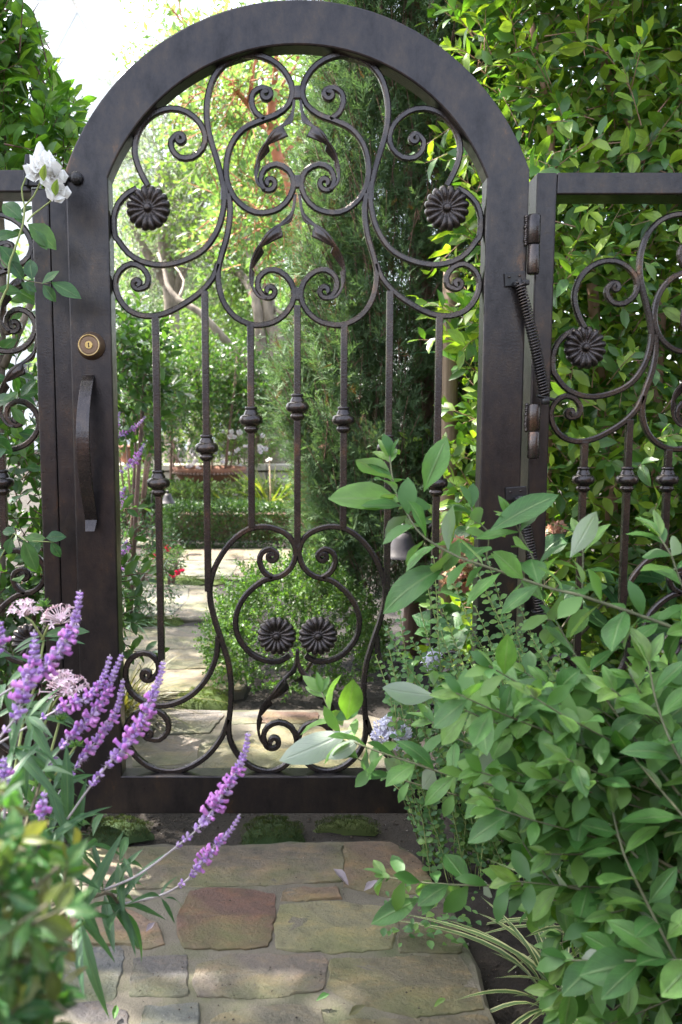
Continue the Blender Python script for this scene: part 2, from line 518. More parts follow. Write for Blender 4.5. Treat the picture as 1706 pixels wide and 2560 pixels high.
# ---- handle: flat bar bowed toward the visitor
hx, hz0, hz1 = gp(228, 940)[0], P(228, 1325, 0)[2], P(228, 938, 0)[2]
Vh, Fh = [], []
nh = 28
for i in range(nh + 1):
    u = i / nh
    z = hz1 + (hz0 - hz1) * u
    y = 0.002 - 0.072 * (math.sin(math.pi / 2 * min(u / .42, 1)) ** .8 if u < .42 else math.cos(math.pi / 2 * min((u - .42) / .58, 1)) ** 1.05)
    if u > 0.93: y = min(y, -0.010 - (u - 0.93) * 0.22)
    w = 0.0155 * (1 - 0.18 * abs(u - .5)) * (1.0 if u < 0.93 else 1 - (u - .93) * 3.2)
    t = 0.0032
    for a, c in ((-w, -t), (w, -t), (w, t), (-w, t)):
        Vh.append((hx + 0.002 + a, y + c - 0.002, z))
for i in range(nh):
    for k in range(4):
        k2 = (k + 1) % 4
        Fh.append((i * 4 + k, (i + 1) * 4 + k, (i + 1) * 4 + k2, i * 4 + k2))
Fh += [(0, 1, 2, 3), (nh * 4 + 3, nh * 4 + 2, nh * 4 + 1, nh * 4)]
ho = link('pull_handle', mesh_pd('pull_handle', Vh, Fh), IRON_W, gate)
md = ho.modifiers.new('bev', 'BEVEL'); md.width = 0.0012; md.segments = 2
# ---- deadbolt
lc = P(229, 865, 0)
Mrot = Matrix.Translation(lc) @ Matrix.Rotation(math.pi / 2, 4, 'X')
lk = link('deadbolt', Bag().lathe([(0.0325, -0.001), (0.0325, 0.003), (0.031, 0.008), (0.0265, 0.02), (0.0245, 0.024), (0.021, 0.0245), (0.0205, 0.022), (0.001, 0.022)], 40, Mrot).mesh('deadbolt', True), LOCKFACE, gate)
for p in lk.data.polygons: p.use_smooth = True
link('lock_ring', Bag().lathe([(0.0222, 0.0235), (0.0232, 0.0255), (0.0245, 0.0245), (0.0248, 0.0225)], 40, Mrot).mesh('lock_ring', True), BRASS, lk)
link('lock_face', Bag().lathe([(0.0205, 0.0222), (0.0205, 0.0235), (0.019, 0.0242), (0.0005, 0.0242)], 40, Mrot).mesh('lock_face'), LOCKFACE, lk)
link('key_plug', Bag().lathe([(0.009, 0.024), (0.009, 0.0255), (0.0082, 0.0262), (0.0005, 0.0262)], 28, Mrot).mesh('key_plug'), BRASS, lk)
b = Bag()
for (dx, dz, w, h, a) in ((0, .0012, .0016, .0085, .1), (.0006, -.0035, .0024, .004, -.2), (-.0008, .003, .002, .003, .3)):
    b.box((lc.x + dx, -0.0264, lc.z + dz), (w, 0.0008, h), Matrix.Rotation(a, 3, 'Y'))
link('keyway', b.mesh('keyway'), BLACK_METAL, lk)
# ---- hinges on the right stile
def hinge(py0, py1):
    x = P(1329, (py0 + py1) / 2, 0)[0] + 0.001
    z0, z1 = P(1329, py1, 0)[2], P(1329, py0, 0)[2]; zm = z0 + (z1 - z0) * 0.5
    h = link('hinge', Bag().lathe([(0.013, zm + .001), (0.0150, zm + .003), (0.0150, z1 - .003), (0.013, z1)], 20, Matrix.Translation((x, -0.012, 0))).mesh('hinge', True), IRON_W, gate)
    link('hinge_pin_barrel', Bag().lathe([(0.012, z0), (0.0138, z0 + .003), (0.0138, zm - .002), (0.012, zm)], 20, Matrix.Translation((x + 0.001, -0.012, 0))).mesh('hinge_barrel', True), IRON_W, h)
    b = Bag()
    rr = random.Random(py0)
    for k in range(14):                          # lumpy weld bead along the knuckle
        z = zm + (z1 - zm) * (k + .5) / 14
        b.lathe([(0.0005, -.005), (0.004, -.003), (0.0048, 0), (0.004, .003), (0.0005, .005)], 8, Matrix.Translation((x - .0145 + rr.uniform(-.0015, .0015), -0.003, z)))
    link('weld_bead', b.mesh('weld_bead', True), IRON_W, h)
hinge(540, 688); hinge(1010, 1146)
# ---- spring closers
def spring_closer(p0, p1, y=-0.022):
    a, c = P(*p0, y), P(*p1, y)
    ax = (c - a); L = ax.length; t = ax / L
    u = t.cross(Vector((0, 1, 0))).normalized(); w = t.cross(u)
    turns = int(L / 0.0066); pts = []
    for k in range(turns * 10 + 1):
        ang = 2 * math.pi * k / 10; q = k / (turns * 10)
        bow = math.sin(q * math.pi) * 0.004
        pts.append(a + t * (L * q) + u * bow + (u * math.cos(ang) + w * math.sin(ang)) * 0.0112)
    root = link('closer_spring', Bag().tube(pts, 0.0024, 5).mesh('closer_spring', True), IRON_W, gate)
    link('spring_rod', Bag().tube([a - t * .012, c + t * .012], 0.0078, 10).mesh('spring_rod', True), BLACK_METAL, root)
    b = Bag()
    ang = math.atan2(t.x, -t.z)
    Rm = Matrix.Rotation(-ang * 0.4, 3, 'Y')
    b.box((a.x - .006, -0.004, a.z + .016), (0.05, 0.006, 0.032), Rm, bev=.002)
    b.box((a.x + .004, -0.016, a.z + .004), (0.036, 0.022, 0.012), Rm, bev=.003)
    link('spring_bracket', b.mesh('spring_bracket'), BLACK_METAL, root)
    b = Bag()
    for dx, dz in ((-.018, .02), (.006, .023), (.012, .004), (-.004, .004)):
        b.lathe([(0.0005, -.002), (0.003, -.0015), (0.0034, 0), (0.0028, .0014), (0.0005, .002)], 8, Matrix.Translation((a.x + dx - .003, -0.0085 if dz > .01 else -.028, a.z + dz)))
    link('screw', b.mesh('screw', True), IRON_W, root)
    b = Bag()
    b.box((c.x + .003, -0.02, c.z - .004), (0.042, 0.02, 0.006), Matrix.Rotation(.25, 3, 'Y'), bev=.002)
    b.lathe([(0.001, -.012), (0.010, -.011), (0.0105, 0.0), (0.008, .003), (0.001, .004)], 12, Matrix.Translation((c.x + .002, -0.024, c.z - .008)))
    link('spring_foot', b.mesh('spring_foot', True), BLACK_METAL, root)
spring_closer((1300, 712), (1362, 990)); spring_closer((1302, 1252), (1350, 1530))
# ---- bolt latch at the top of the left stile
bl = P(193, 447, 0)
B = Bag(); B.lathe([(0.006, 0.0), (0.0125, .002), (0.0155, .006), (0.0145, .012), (0.010, .017), (0.004, .019)], 10, Matrix.Translation(bl) @ Matrix.Rotation(math.pi / 2, 4, 'X'))
bo = link('bolt_head', B.mesh('bolt_head'), BLACK_METAL, gate)
e = P(157, 446, 0)
link('bolt_rod', Bag().tube([bl + Vector((0, -.009, 0)), e + Vector((0, -.009, 0))], 0.0052, 10).mesh('bolt_rod', True), BLACK_METAL, bo)
link('bolt_socket', Bag().box((e.x + .002, -.008, e.z - .001), (0.012, 0.02, 0.034), bev=.002).mesh('bolt_socket'), BLACK_METAL, bo)

# ================================================================== FENCE PANELS
YP = 0.03                                        # panel front face
def xz(px, py, Y=YP): p = P(px, py, Y); return np.array([p.x, p.z])
def rail(name, parent, x0, x1, z0, z1, d=0.09, y=YP, bev=.004):
    b = Bag(); b.box(((x0 + x1) / 2, y + d / 2, (z0 + z1) / 2), (x1 - x0, d, z1 - z0), bev=bev)
    return link(name, b.mesh(name), IRON, parent)
ros_u = ROS[0][1]
SC = 0.925
PYC = YP + 0.05
# right panel
rt = xz(1341, 431); rl = xz(1341, 486); ri = xz(1389, 600)
fr = empty('iron_fence_panel', (1.0, YP + .045, 0), 'dark iron scrollwork fence panel hinged to the gate, leafy hedge behind it', 'fence')
xl0 = xz(1339, 600)[0]; xl1 = ri[0]
xr1 = xl0 + 0.98
rail('fence_post', fr, xl0, xl1, 0.0, rt[1])
rail('top_rail', fr, xl1 + .0005, xr1, rl[1], rt[1] + .001, d=.088, y=YP + .001)
rail('bottom_rail', fr, xl1 + .0005, xr1, 0.07, 0.12, d=.088, y=YP + .001)
rail('fence_post', fr, xr1 + .0005, xr1 + .045, 0.0, rt[1])
rp = xz(1460, 870, PYC)
cxr = rp[0] - ros_u[0] * SC
def TU(cx, ref):
    return lambda p: np.array([cx + p[0] * SC, ref[1] + (p[1] - ros_u[1]) * SC])
low_ref = xz(1600, 1376, PYC)[1]; low_src = gp(0, 1316)[1]
def TL(cx):
    return lambda p: np.array([cx + p[0] * SC, low_ref + (p[1] - low_src) * 0.86])
pattern(fr, TU(cxr, rp), TL(cxr), PYC, None)
for k in range(4):
    for s in ((1, -1) if k < 3 else (1,)):
        X = cxr + bx[k] * s * SC
        z1 = rp[1] + (tops[k] - ros_u[1]) * SC; z0 = low_ref + (bots[k] - low_src) * .86
        baluster(fr, X, z0, z1, xz(1500, 1203, PYC)[1], PYC)
# left panel with the latch jamb
lt = xz(0, 423); ll = xz(0, 480)
fl = empty('iron_fence_panel', (-0.8, YP + .045, 0), 'iron scrollwork fence panel with wide latch jamb, grown over by climbing rose', 'fence')
jx0, jx1, jx2 = xz(82, 620)[0], xz(126, 620)[0], -HW - 0.003
rail('latch_jamb', fl, jx0, jx1, 0.0, xz(100, 470)[1], d=.08, y=YP)
rail('gate_stop', fl, jx1 + .0004, jx2, 0.0, xz(100, 470)[1] - .002, d=.07, y=YP + .003, bev=.002)
rail('top_rail', fl, -1.25, xz(76, 450)[0], ll[1], lt[1], d=.088, y=YP + .001)
rail('bottom_rail', fl, -1.25, jx0 - .0005, 0.07, 0.12, d=.088, y=YP + .001)
rail('fence_post', fl, -1.30, -1.2505, 0.0, lt[1] + .001)
ref_l = np.array([0, rp[1]])
cxl = xz(104, 1000, PYC)[0]
pattern(fl, TU(cxl, ref_l), TL(cxl), PYC, None, sides=(1,))
for k in range(3):
    X = cxl + bx[k] * SC
    z1 = rp[1] + (tops[k] - ros_u[1]) * SC; z0 = low_ref + (bots[k] - low_src) * .86
    baluster(fl, X, z0, z1, xz(1500, 1210, PYC)[1], PYC)
b = Bag(); c = xz(72, 430); b.box((c[0], YP - .012, c[1]), (.012, .012, .07), Matrix.Rotation(.12, 3, 'Y'), bev=.002); b.box((c[0] + .01, YP - .006, c[1] - .02), (.03, .012, .03), bev=.003)
link('latch_lever', b.mesh('latch_lever'), BLACK_METAL, fl)
# ================================================================== FOLIAGE LIBRARY
def unit(a): return a / (np.linalg.norm(a, axis=-1, keepdims=True) + 1e-12)
def leaf_tpl(nseg=4, half=1, width=0.36, peak=0.42, tip=1.2, fold=0.12, bend=0.15, wave=0.0, stalk=0.06, seed=0):
    """leaf of length 1 along +x, upper side +z; 2*half quads across"""
    rg = np.random.default_rng(seed)
    V, F = [], []
    ph = rg.uniform(0, 6)
    tw = rg.uniform(-0.25, 0.25) * (1 if wave else 0)
    for i in range(nseg + 1):
        t = i / nseg
        tt = max(0.0, (t - stalk) / (1 - stalk))
        if tt < peak: w = math.sin(tt / peak * math.pi / 2) ** 0.75
        else: w = max(0.0, 1 - ((tt - peak) / (1 - peak)) ** (1.0 + tip)) ** 0.9
        w = max(w, 0.012 if i in (0, nseg) else 0.02) * width / 2
        z0 = -bend * t * t
        for k in range(-half, half + 1):
            q = k / half
            V.append((t - bend * 0.25 * t * t, w * q + tw * z0 * 0.2, z0 + abs(q) * w * fold * 2 + wave * w * math.sin(t * 9 + ph + q * 1.7) * abs(q)))
    m = 2 * half + 1
    for i in range(nseg):
        for k in range(m - 1):
            a = i * m + k
            F.append((a, a + m, a + m + 1, a + 1))
    UV = [(i / nseg, k / (m - 1)) for i in range(nseg + 1) for k in range(m)]
    return np.array(V), np.array(F), UV
def tpl_mesh(name, tpl, smooth=True):
    V, F, UV = tpl
    m = mesh_np(name, V, F, None, smooth)
    if UV is not None:
        uv = m.uv_layers.new(name='UVMap')
        arr = np.array(UV)[F.ravel()]
        uv.data.foreach_set('uv', arr.astype(np.float32).ravel())
    return m
def cloud_mesh(name, pos, d, n, s, tpls, smooth=True, rg=RNG):
    """join one leaf per row into a mesh"""
    b = np.cross(n, d)
    pick = rg.integers(0, len(tpls), len(pos))
    Vs, Fs, Rs, off = [], [], [], 0
    rnd = rg.random(len(pos))
    for k, (V, F, _) in enumerate(tpls):
        ix = np.nonzero(pick == k)[0]
        if len(ix) == 0: continue
        W = (pos[ix, None, :] + s[ix, None, None] * (V[None, :, 0:1] * d[ix, None, :] + V[None, :, 1:2] * b[ix, None, :] + V[None, :, 2:3] * n[ix, None, :]))
        f = F[None] + (np.arange(len(ix)) * len(V))[:, None, None] + off
        Vs.append(W.reshape(-1, 3)); Fs.append(f.reshape(-1, F.shape[1]))
        Rs.append(np.repeat(rnd[ix], len(F)))
        off += len(ix) * len(V)
    return mesh_np(name, np.concatenate(Vs), np.concatenate(Fs), np.concatenate(Rs), smooth)
def frames(d, n):
    d = unit(d); n = unit(n - d * np.sum(n * d, -1, keepdims=True))
    return d, n
def foliage(root, pos, d, n, s, tpls, mat, nparts=0, name='leaf', rest='foliage', cell=11.0, rg=RNG, part_tpls=None):
    """leaves: those that show largest become objects of their own, the rest one part"""
    pos = np.asarray(pos, float); d, n = frames(np.asarray(d, float), np.asarray(n, float)); s = np.asarray(s, float)
    keep = np.ones(len(pos), bool)
    if nparts > 0:
        px, dep = project(pos + d * s[:, None] * 0.5)
        ok = (px[:, 0] > -20) & (px[:, 0] < 1726) & (px[:, 1] > -20) & (px[:, 1] < 2580) & (dep > 0.1)
        key = (px[:, 0] // cell).astype(int) * 10000 + (px[:, 1] // cell).astype(int)
        order = np.argsort(dep + np.where(ok, 0, 1e6))
        _, first = np.unique(key[order], return_index=True)
        cand = order[first]
        cand = cand[ok[cand]]
        cand = cand[np.argsort(-(s[cand] / dep[cand]))][:nparts]
        pt = part_tpls or tpls
        meshes = [tpl_mesh(name, t) for t in pt]
        for me in meshes: me.materials.append(mat)
        base = wloc(root)
        for i in cand:
            o = bpy.data.objects.new(name, meshes[int(rg.integers(len(meshes)))])
            COL.objects.link(o)
            o.parent = root
            b = np.cross(n[i], d[i])
            M = Matrix(((d[i][0], b[0], n[i][0]), (d[i][1], b[1], n[i][1]), (d[i][2], b[2], n[i][2]))).to_4x4()
            o.matrix_basis = Matrix.Translation(Vector(pos[i]) - base) @ M @ Matrix.Diagonal((s[i], s[i], s[i], 1))
        keep[cand] = False
    if keep.any():
        o = link(rest, cloud_mesh(rest, pos[keep], d[keep], n[keep], s[keep], tpls, True, rg), mat, root)
        o['kind'] = 'stuff'
        return o
def leaf_mat(name, cols, trans=0.4, rough=0.42, tint=(1.25, 1.35, 0.45), under=None, vein=None, spec=0.5, noise_amt=0.25, fuzz=0.0):
    m, nt, b, out = new_mat(name)
    at = N(nt, 'ShaderNodeAttribute', attribute_name='rnd')
    oi = N(nt, 'ShaderNodeObjectInfo')
    ad = N(nt, 'ShaderNodeMath', operation='ADD'); nt.links.new(at.outputs['Fac'], ad.inputs[0]); nt.links.new(oi.outputs['Random'], ad.inputs[1])
    fr_ = N(nt, 'ShaderNodeMath', operation='FRACT'); nt.links.new(ad.outputs[0], fr_.inputs[0])
    k = len(cols)
    stops = [(0.02 + 0.96 * i / (k - 1), c) for i, c in enumerate(cols)] if not isinstance(cols[0][0], tuple) and len(cols[0]) == 3 else cols
    r = ramp(nt, fr_.outputs[0], stops)
    col = r.outputs[0]
    if noise_amt > 0:
        nz = noise(nt, 14, 3, 0.6, 'Generated' if vein else 'Object')
        mr = N(nt, 'ShaderNodeMapRange', _To_Min=1 - noise_amt, _To_Max=1 + noise_amt); nt.links.new(nz.outputs['Fac'], mr.inputs[0])
        mx = N(nt, 'ShaderNodeMix', data_type='RGBA', blend_type='MULTIPLY'); mx.inputs['Factor'].default_value = 1
        nt.links.new(col, mx.inputs['A']); nt.links.new(mr.outputs[0], mx.inputs['B']); col = mx.outputs['Result']
    if vein:
        uv = N(nt, 'ShaderNodeUVMap'); sp = N(nt, 'ShaderNodeSeparateXYZ'); nt.links.new(uv.outputs[0], sp.inputs[0])
        s1 = N(nt, 'ShaderNodeMath', operation='SUBTRACT'); s1.inputs[1].default_value = 0.5; nt.links.new(sp.outputs['Y'], s1.inputs[0])
        ab = N(nt, 'ShaderNodeMath', operation='ABSOLUTE'); nt.links.new(s1.outputs[0], ab.inputs[0])
        mid = N(nt, 'ShaderNodeMapRange', _From_Min=0.015, _From_Max=0.06, _To_Min=1.0, _To_Max=0.0); nt.links.new(ab.outputs[0], mid.inputs[0])
        # side veins: stripes slanting forward from the midrib
        sv = N(nt, 'ShaderNodeMath', operation='MULTIPLY_ADD'); sv.inputs[1].default_value = -0.55; nt.links.new(ab.outputs[0], sv.inputs[0]); nt.links.new(sp.outputs['X'], sv.inputs[2])
        sm = N(nt, 'ShaderNodeMath', operation='MULTIPLY'); sm.inputs[1].default_value = 56; nt.links.new(sv.outputs[0], sm.inputs[0])
        sn = N(nt, 'ShaderNodeMath', operation='SINE'); nt.links.new(sm.outputs[0], sn.inputs[0])
        sr = N(nt, 'ShaderNodeMapRange', _From_Min=0.9, _From_Max=1.0, _To_Min=0.0, _To_Max=0.3); nt.links.new(sn.outputs[0], sr.inputs[0])
        mxm = N(nt, 'ShaderNodeMath', operation='MAXIMUM'); nt.links.new(mid.outputs[0], mxm.inputs[0]); nt.links.new(sr.outputs[0], mxm.inputs[1])
        sc_ = N(nt, 'ShaderNodeMath', operation='MULTIPLY'); sc_.inputs[1].default_value = 0.55; nt.links.new(mxm.outputs[0], sc_.inputs[0])
        mv = N(nt, 'ShaderNodeMix', data_type='RGBA'); nt.links.new(sc_.outputs[0], mv.inputs['Factor']); nt.links.new(col, mv.inputs['A']); mv.inputs['B'].default_value = (*vein, 1)
        col = mv.outputs['Result']
        bump(nt, mxm.outputs[0], 0.45, 0.002, b)
        # blemishes: small brown flecks and scorched rims, different on every leaf
        ofs = N(nt, 'ShaderNodeVectorMath', operation='ADD'); rv = N(nt, 'ShaderNodeVectorMath', operation='SCALE'); rv.inputs[0].default_value = (17, 31, 5)
        nt.links.new(oi.outputs['Random'], rv.inputs['Scale']); nt.links.new(uv.outputs[0], ofs.inputs[0]); nt.links.new(rv.outputs[0], ofs.inputs[1])
        bn = N(nt, 'ShaderNodeTexNoise', _Scale=7.0, _Detail=5.0, _Roughness=0.65); nt.links.new(ofs.outputs[0], bn.inputs['Vector'])
        br = ramp(nt, bn.outputs['Fac'], [(0.66, (0, 0, 0)), (0.72, (.65, .65, .65))])
        mb = N(nt, 'ShaderNodeMix', data_type='RGBA'); nt.links.new(br.outputs[0], mb.inputs['Factor']); nt.links.new(col, mb.inputs['A']); mb.inputs['B'].default_value = (.13, .10, .04, 1)
        bn2 = N(nt, 'ShaderNodeTexNoise', _Scale=2.2, _Detail=3.0); nt.links.new(ofs.outputs[0], bn2.inputs['Vector'])
        br2 = N(nt, 'ShaderNodeMapRange', _From_Min=.3, _From_Max=.7, _To_Min=.72, _To_Max=1.3); nt.links.new(bn2.outputs['Fac'], br2.inputs[0])
        mb2 = N(nt, 'ShaderNodeMix', data_type='RGBA', blend_type='MULTIPLY'); mb2.inputs['Factor'].default_value = 1; nt.links.new(mb.outputs['Result'], mb2.inputs['A']); nt.links.new(br2.outputs[0], mb2.inputs['B'])
        col = mb2.outputs['Result']
    if under:
        ge = N(nt, 'ShaderNodeNewGeometry')
        mu = N(nt, 'ShaderNodeMix', data_type='RGBA'); nt.links.new(ge.outputs['Backfacing'], mu.inputs['Factor']); nt.links.new(col, mu.inputs['A']); mu.inputs['B'].default_value = (*under, 1)
        top = col; col = mu.outputs['Result']
    else: top = col
    nt.links.new(col, b.inputs['Base Color'])
    b.inputs['Roughness'].default_value = rough
    b.inputs['Specular IOR Level'].default_value = spec
    if fuzz: b.inputs['Sheen Weight'].default_value = fuzz
    tl = N(nt, 'ShaderNodeBsdfTranslucent')
    tm = N(nt, 'ShaderNodeMix', data_type='RGBA', blend_type='MULTIPLY'); tm.inputs['Factor'].default_value = 1
    nt.links.new(top, tm.inputs['A']); tm.inputs['B'].default_value = (*tint, 1)
    nt.links.new(tm.outputs['Result'], tl.inputs['Color'])
    ms = N(nt, 'ShaderNodeMixShader'); ms.inputs[0].default_value = trans
    nt.links.new(b.outputs[0], ms.inputs[1]); nt.links.new(tl.outputs[0], ms.inputs[2])
    nt.links.new(ms.outputs[0], out.inputs['Surface'])
    return m
def bark_mat(name, c0, c1, scale=18, stretch=(1, 1, 0.25), bmp=0.6):
    m, nt, b, _ = new_mat(name)
    n1 = noise(nt, scale, 6, 0.65, None, stretch)
    r = ramp(nt, n1.outputs['Fac'], [(0.3, c0), (0.55, c1), (0.75, tuple(x * 1.35 for x in c1))])
    nt.links.new(r.outputs[0], b.inputs['Base Color'])
    b.inputs['Roughness'].default_value = 0.85
    bump(nt, n1.outputs['Fac'], bmp, 0.01, b)
    return m
def twig_leaves(start, dirv, length, k, spread=0.9, droop=0.1, size=(0.8, 1.1), base_size=0.05, t0=0.15, rg=RNG, up=1.0, opposite=False, nrand=0.5, face=None):
    """leaves along straight-ish twigs; arrays (T,3),(T,3),(T,)"""
    T = len(start); dirv = unit(dirv)
    t = np.linspace(t0, 1.0, k)[None, :] + rg.uniform(-0.04, 0.04, (T, k))
    pos = start[:, None] + dirv[:, None] * (length[:, None] * t)[..., None]
    pos[..., 2] -= droop * length[:, None] * t ** 2
    a = np.cross(dirv, rg.normal(size=(T, 3))); a = unit(a); c = np.cross(dirv, a)
    phi = rg.uniform(0, 6.28, (T, 1)) + (np.arange(k)[None] * 2.4 if not opposite else (np.arange(k)[None] // 2 * 1.571 + np.arange(k)[None] % 2 * math.pi)) + rg.uniform(-.4, .4, (T, k))
    perp = a[:, None] * np.cos(phi)[..., None] + c[:, None] * np.sin(phi)[..., None]
    sp = spread * (1 - 0.6 * (t[..., None] > 0.93))
    d = unit(dirv[:, None] * 0.75 + perp * sp + rg.normal(size=(T, k, 3)) * 0.12)
    n = np.zeros((T, k, 3)); n[..., 2] = up
    n += rg.normal(size=(T, k, 3)) * nrand
    if face is not None: n += np.asarray(face)
    s = base_size * rg.uniform(size[0], size[1], (T, k)) * (1 - 0.35 * np.clip((t - 0.75) / 0.25, 0, 1))
    return pos.reshape(-1, 3), d.reshape(-1, 3), n.reshape(-1, 3), s.reshape(-1)
def twig_mesh(name, start, dirv, length, r, droop=0.1):
    """thin three-sided twigs, all in one mesh"""
    dirv = unit(dirv); T = len(start)
    u = unit(np.cross(dirv, np.array([0.3, 0.5, 0.81]))); w = np.cross(dirv, u)
    V = []
    for t, rr in ((0, 1.0), (0.5, 0.7), (1.0, 0.3)):
        c = start + dirv * (length * t)[:, None]; c = c.copy(); c[:, 2] -= droop * length * t * t
        for k in range(3):
            a = 2.094 * k
            V.append(c + (u * math.cos(a) + w * math.sin(a)) * (r * rr))
    V = np.stack(V, 1)
    F = []
    for i in range(2):
        for k in range(3):
            F.append((i * 3 + k, i * 3 + (k + 1) % 3, i * 3 + 3 + (k + 1) % 3, i * 3 + 3 + k))
    F = np.array(F)
    FF = F[None] + (np.arange(T) * 9)[:, None, None]
    return mesh_np(name, V.reshape(-1, 3), FF.reshape(-1, 4), None, True)
def add_twigs(root, start, dirv, length, r, mat, droop=0.1):
    o = link('twigs', twig_mesh('twigs', start, dirv, length, r, droop), mat, root); o['kind'] = 'stuff'
    return o

# ================================================================== GROUND AND PATH
SOIL, nt, b, _ = new_mat('dark_soil')
n1 = noise(nt, 6, 8, 0.7); n2 = noise(nt, 120, 4, 0.7)
r = ramp(nt, n1.outputs['Fac'], [(0.3, (0.012, 0.009, 0.007)), (0.55, (0.026, 0.019, 0.014)), (0.8, (0.05, 0.036, 0.025))])
nt.links.new(r.outputs[0], b.inputs['Base Color']); b.inputs['Roughness'].default_value = 0.95
bump(nt, n2.outputs['Fac'], 0.9, 0.012, b)
def ground_z(x, y):
    return -0.035 + 0.012 * np.sin(x * 5.1 + y * 3.3) * np.sin(y * 4.7 - x * 2.2)
xs = np.concatenate([np.linspace(-80, -3, 12), np.linspace(-2.8, 2.8, 71), np.linspace(3, 80, 12)])
ys = np.concatenate([np.linspace(-12, -2.2, 6), np.linspace(-2, 6, 101), np.linspace(6.3, 160, 14)])
XX, YY = np.meshgrid(xs, ys)
near = (np.abs(XX) < 2.9) & (YY > -2.1) & (YY < 6.1)
ZZ = np.where(near, ground_z(XX, YY) + RNG.normal(size=XX.shape) * 0.005 * near, -0.035)
ZZ = ZZ + np.clip((YY - 12) * 0.03, 0, 3)
V = np.stack([XX, YY, ZZ], -1).reshape(-1, 3)
nx, ny = len(xs), len(ys)
I = np.arange(nx * ny).reshape(ny, nx)
F = np.stack([I[:-1, :-1], I[:-1, 1:], I[1:, 1:], I[1:, :-1]], -1).reshape(-1, 4)
tag(link('ground', mesh_np('ground', V, F, None, True), SOIL), kind='structure')
# loose crumbs of soil and bark around the path
def crumbs(n, region, zoff, smin, smax, rg):
    V, F, R = [], [], []
    base = np.array([(1, 0, 0), (-1, 0, 0), (0, 1, 0), (0, -1, 0), (0, 0, 1), (0, 0, -1)], float)
    fc = np.array([(0, 2, 4), (2, 1, 4), (1, 3, 4), (3, 0, 4), (2, 0, 5), (1, 2, 5), (3, 1, 5), (0, 3, 5)])
    p = region(n)
    s = rg.uniform(smin, smax, (n, 1, 1)) * rg.uniform(0.5, 1.5, (n, 6, 1))
    W = p[:, None] + base[None] * s * np.array([1, 1, 0.6])
    return mesh_np('crumbs', W.reshape(-1, 3), (fc[None] + (np.arange(n) * 6)[:, None, None]).reshape(-1, 3), rg.random(n * 8))
CRUMB, nt, b, _ = new_mat('soil_crumbs')
at = N(nt, 'ShaderNodeAttribute', attribute_name='rnd')
r = ramp(nt, at.outputs['Fac'], [(0, (0.012, 0.009, 0.007)), (0.7, (0.04, 0.028, 0.02)), (0.93, (0.09, 0.06, 0.04)), (0.97, (0.32, 0.29, 0.26))])
nt.links.new(r.outputs[0], b.inputs['Base Color']); b.inputs['Roughness'].default_value = 0.9
def reg(n):
    x = RNG.uniform(-1.1, 1.1, n); y = np.where(RNG.random(n) < .6, RNG.uniform(-0.75, 0.4, n), RNG.uniform(.4, 4.5, n))
    return np.stack([x, y, ground_z(x, y) + .004], 1)
cr = link('soil_crumbs', crumbs(6000, reg, 0, .0012, .005, RNG), CRUMB)
tag(cr, 'dark crumbs of soil and bark lying beside the stone path', 'soil', kind='stuff')

STONE, nt, b, _ = new_mat('flagstone')
oi = N(nt, 'ShaderNodeObjectInfo')
n1 = noise(nt, 9, 9, 0.72, None, (1.0, 2.2, 1)); n2 = noise(nt, 22, 6, 0.65); n3 = noise(nt, 130, 4, 0.6); n4 = noise(nt, 4, 4, 0.6)
nd = noise(nt, 3.2, 4, .6)
r1 = ramp(nt, n1.outputs['Fac'], [(0.28, (0.42, 0.43, 0.46)), (0.42, (0.85, 0.83, 0.8)), (0.5, (1.0, .96, .9)), (0.58, (1.25, 1.08, 0.86)), (0.75, (1.6, 1.45, 1.25))])
mx = N(nt, 'ShaderNodeMix', data_type='RGBA', blend_type='MULTIPLY'); mx.inputs['Factor'].default_value = 1
nt.links.new(oi.outputs['Color'], mx.inputs['A']); nt.links.new(r1.outputs[0], mx.inputs['B'])
r2 = ramp(nt, n2.outputs['Fac'], [(0.3, (0.5, 0.48, 0.46)), (0.45, (.95, .95, .95)), (0.7, (1.25, 1.2, 1.14))])
mx2 = N(nt, 'ShaderNodeMix', data_type='RGBA', blend_type='MULTIPLY'); mx2.inputs['Factor'].default_value = 1
nt.links.new(mx.outputs['Result'], mx2.inputs['A']); nt.links.new(r2.outputs[0], mx2.inputs['B'])
# green algae film in damp patches
r4 = ramp(nt, n4.outputs['Fac'], [(0.44, (0, 0, 0)), (0.66, (0.6, 0.6, 0.6))])
mx3 = N(nt, 'ShaderNodeMix', data_type='RGBA'); nt.links.new(r4.outputs[0], mx3.inputs['Factor']); nt.links.new(mx2.outputs['Result'], mx3.inputs['A']); mx3.inputs['B'].default_value = (0.10, 0.11, 0.032, 1)
nt.links.new(mx3.outputs['Result'], b.inputs['Base Color'])
b.inputs['Roughness'].default_value = 0.66
ma = N(nt, 'ShaderNodeMath', operation='MULTIPLY_ADD'); ma.inputs[1].default_value = 0.35; nt.links.new(n3.outputs['Fac'], ma.inputs[0]); nt.links.new(n1.outputs['Fac'], ma.inputs[2])
bump(nt, ma.outputs[0], 1.0, 0.011, b)
MORTAR, nt, b, _ = new_mat('sandy_mortar')
n1 = noise(nt, 6, 6, 0.6); n2 = noise(nt, 240, 3, 0.6); n3 = noise(nt, 30, 5, .6)
r = ramp(nt, n1.outputs['Fac'], [(0.3, (0.08, 0.068, 0.052)), (0.46, (0.115, 0.10, 0.075)), (0.6, (0.085, 0.083, 0.048)), (0.75, (0.055, 0.068, 0.026))])
nt.links.new(r.outputs[0], b.inputs['Base Color']); b.inputs['Roughness'].default_value = 0.9
ma = N(nt, 'ShaderNodeMath', operation='ADD'); nt.links.new(n2.outputs['Fac'], ma.inputs[0]); nt.links.new(n3.outputs['Fac'], ma.inputs[1])
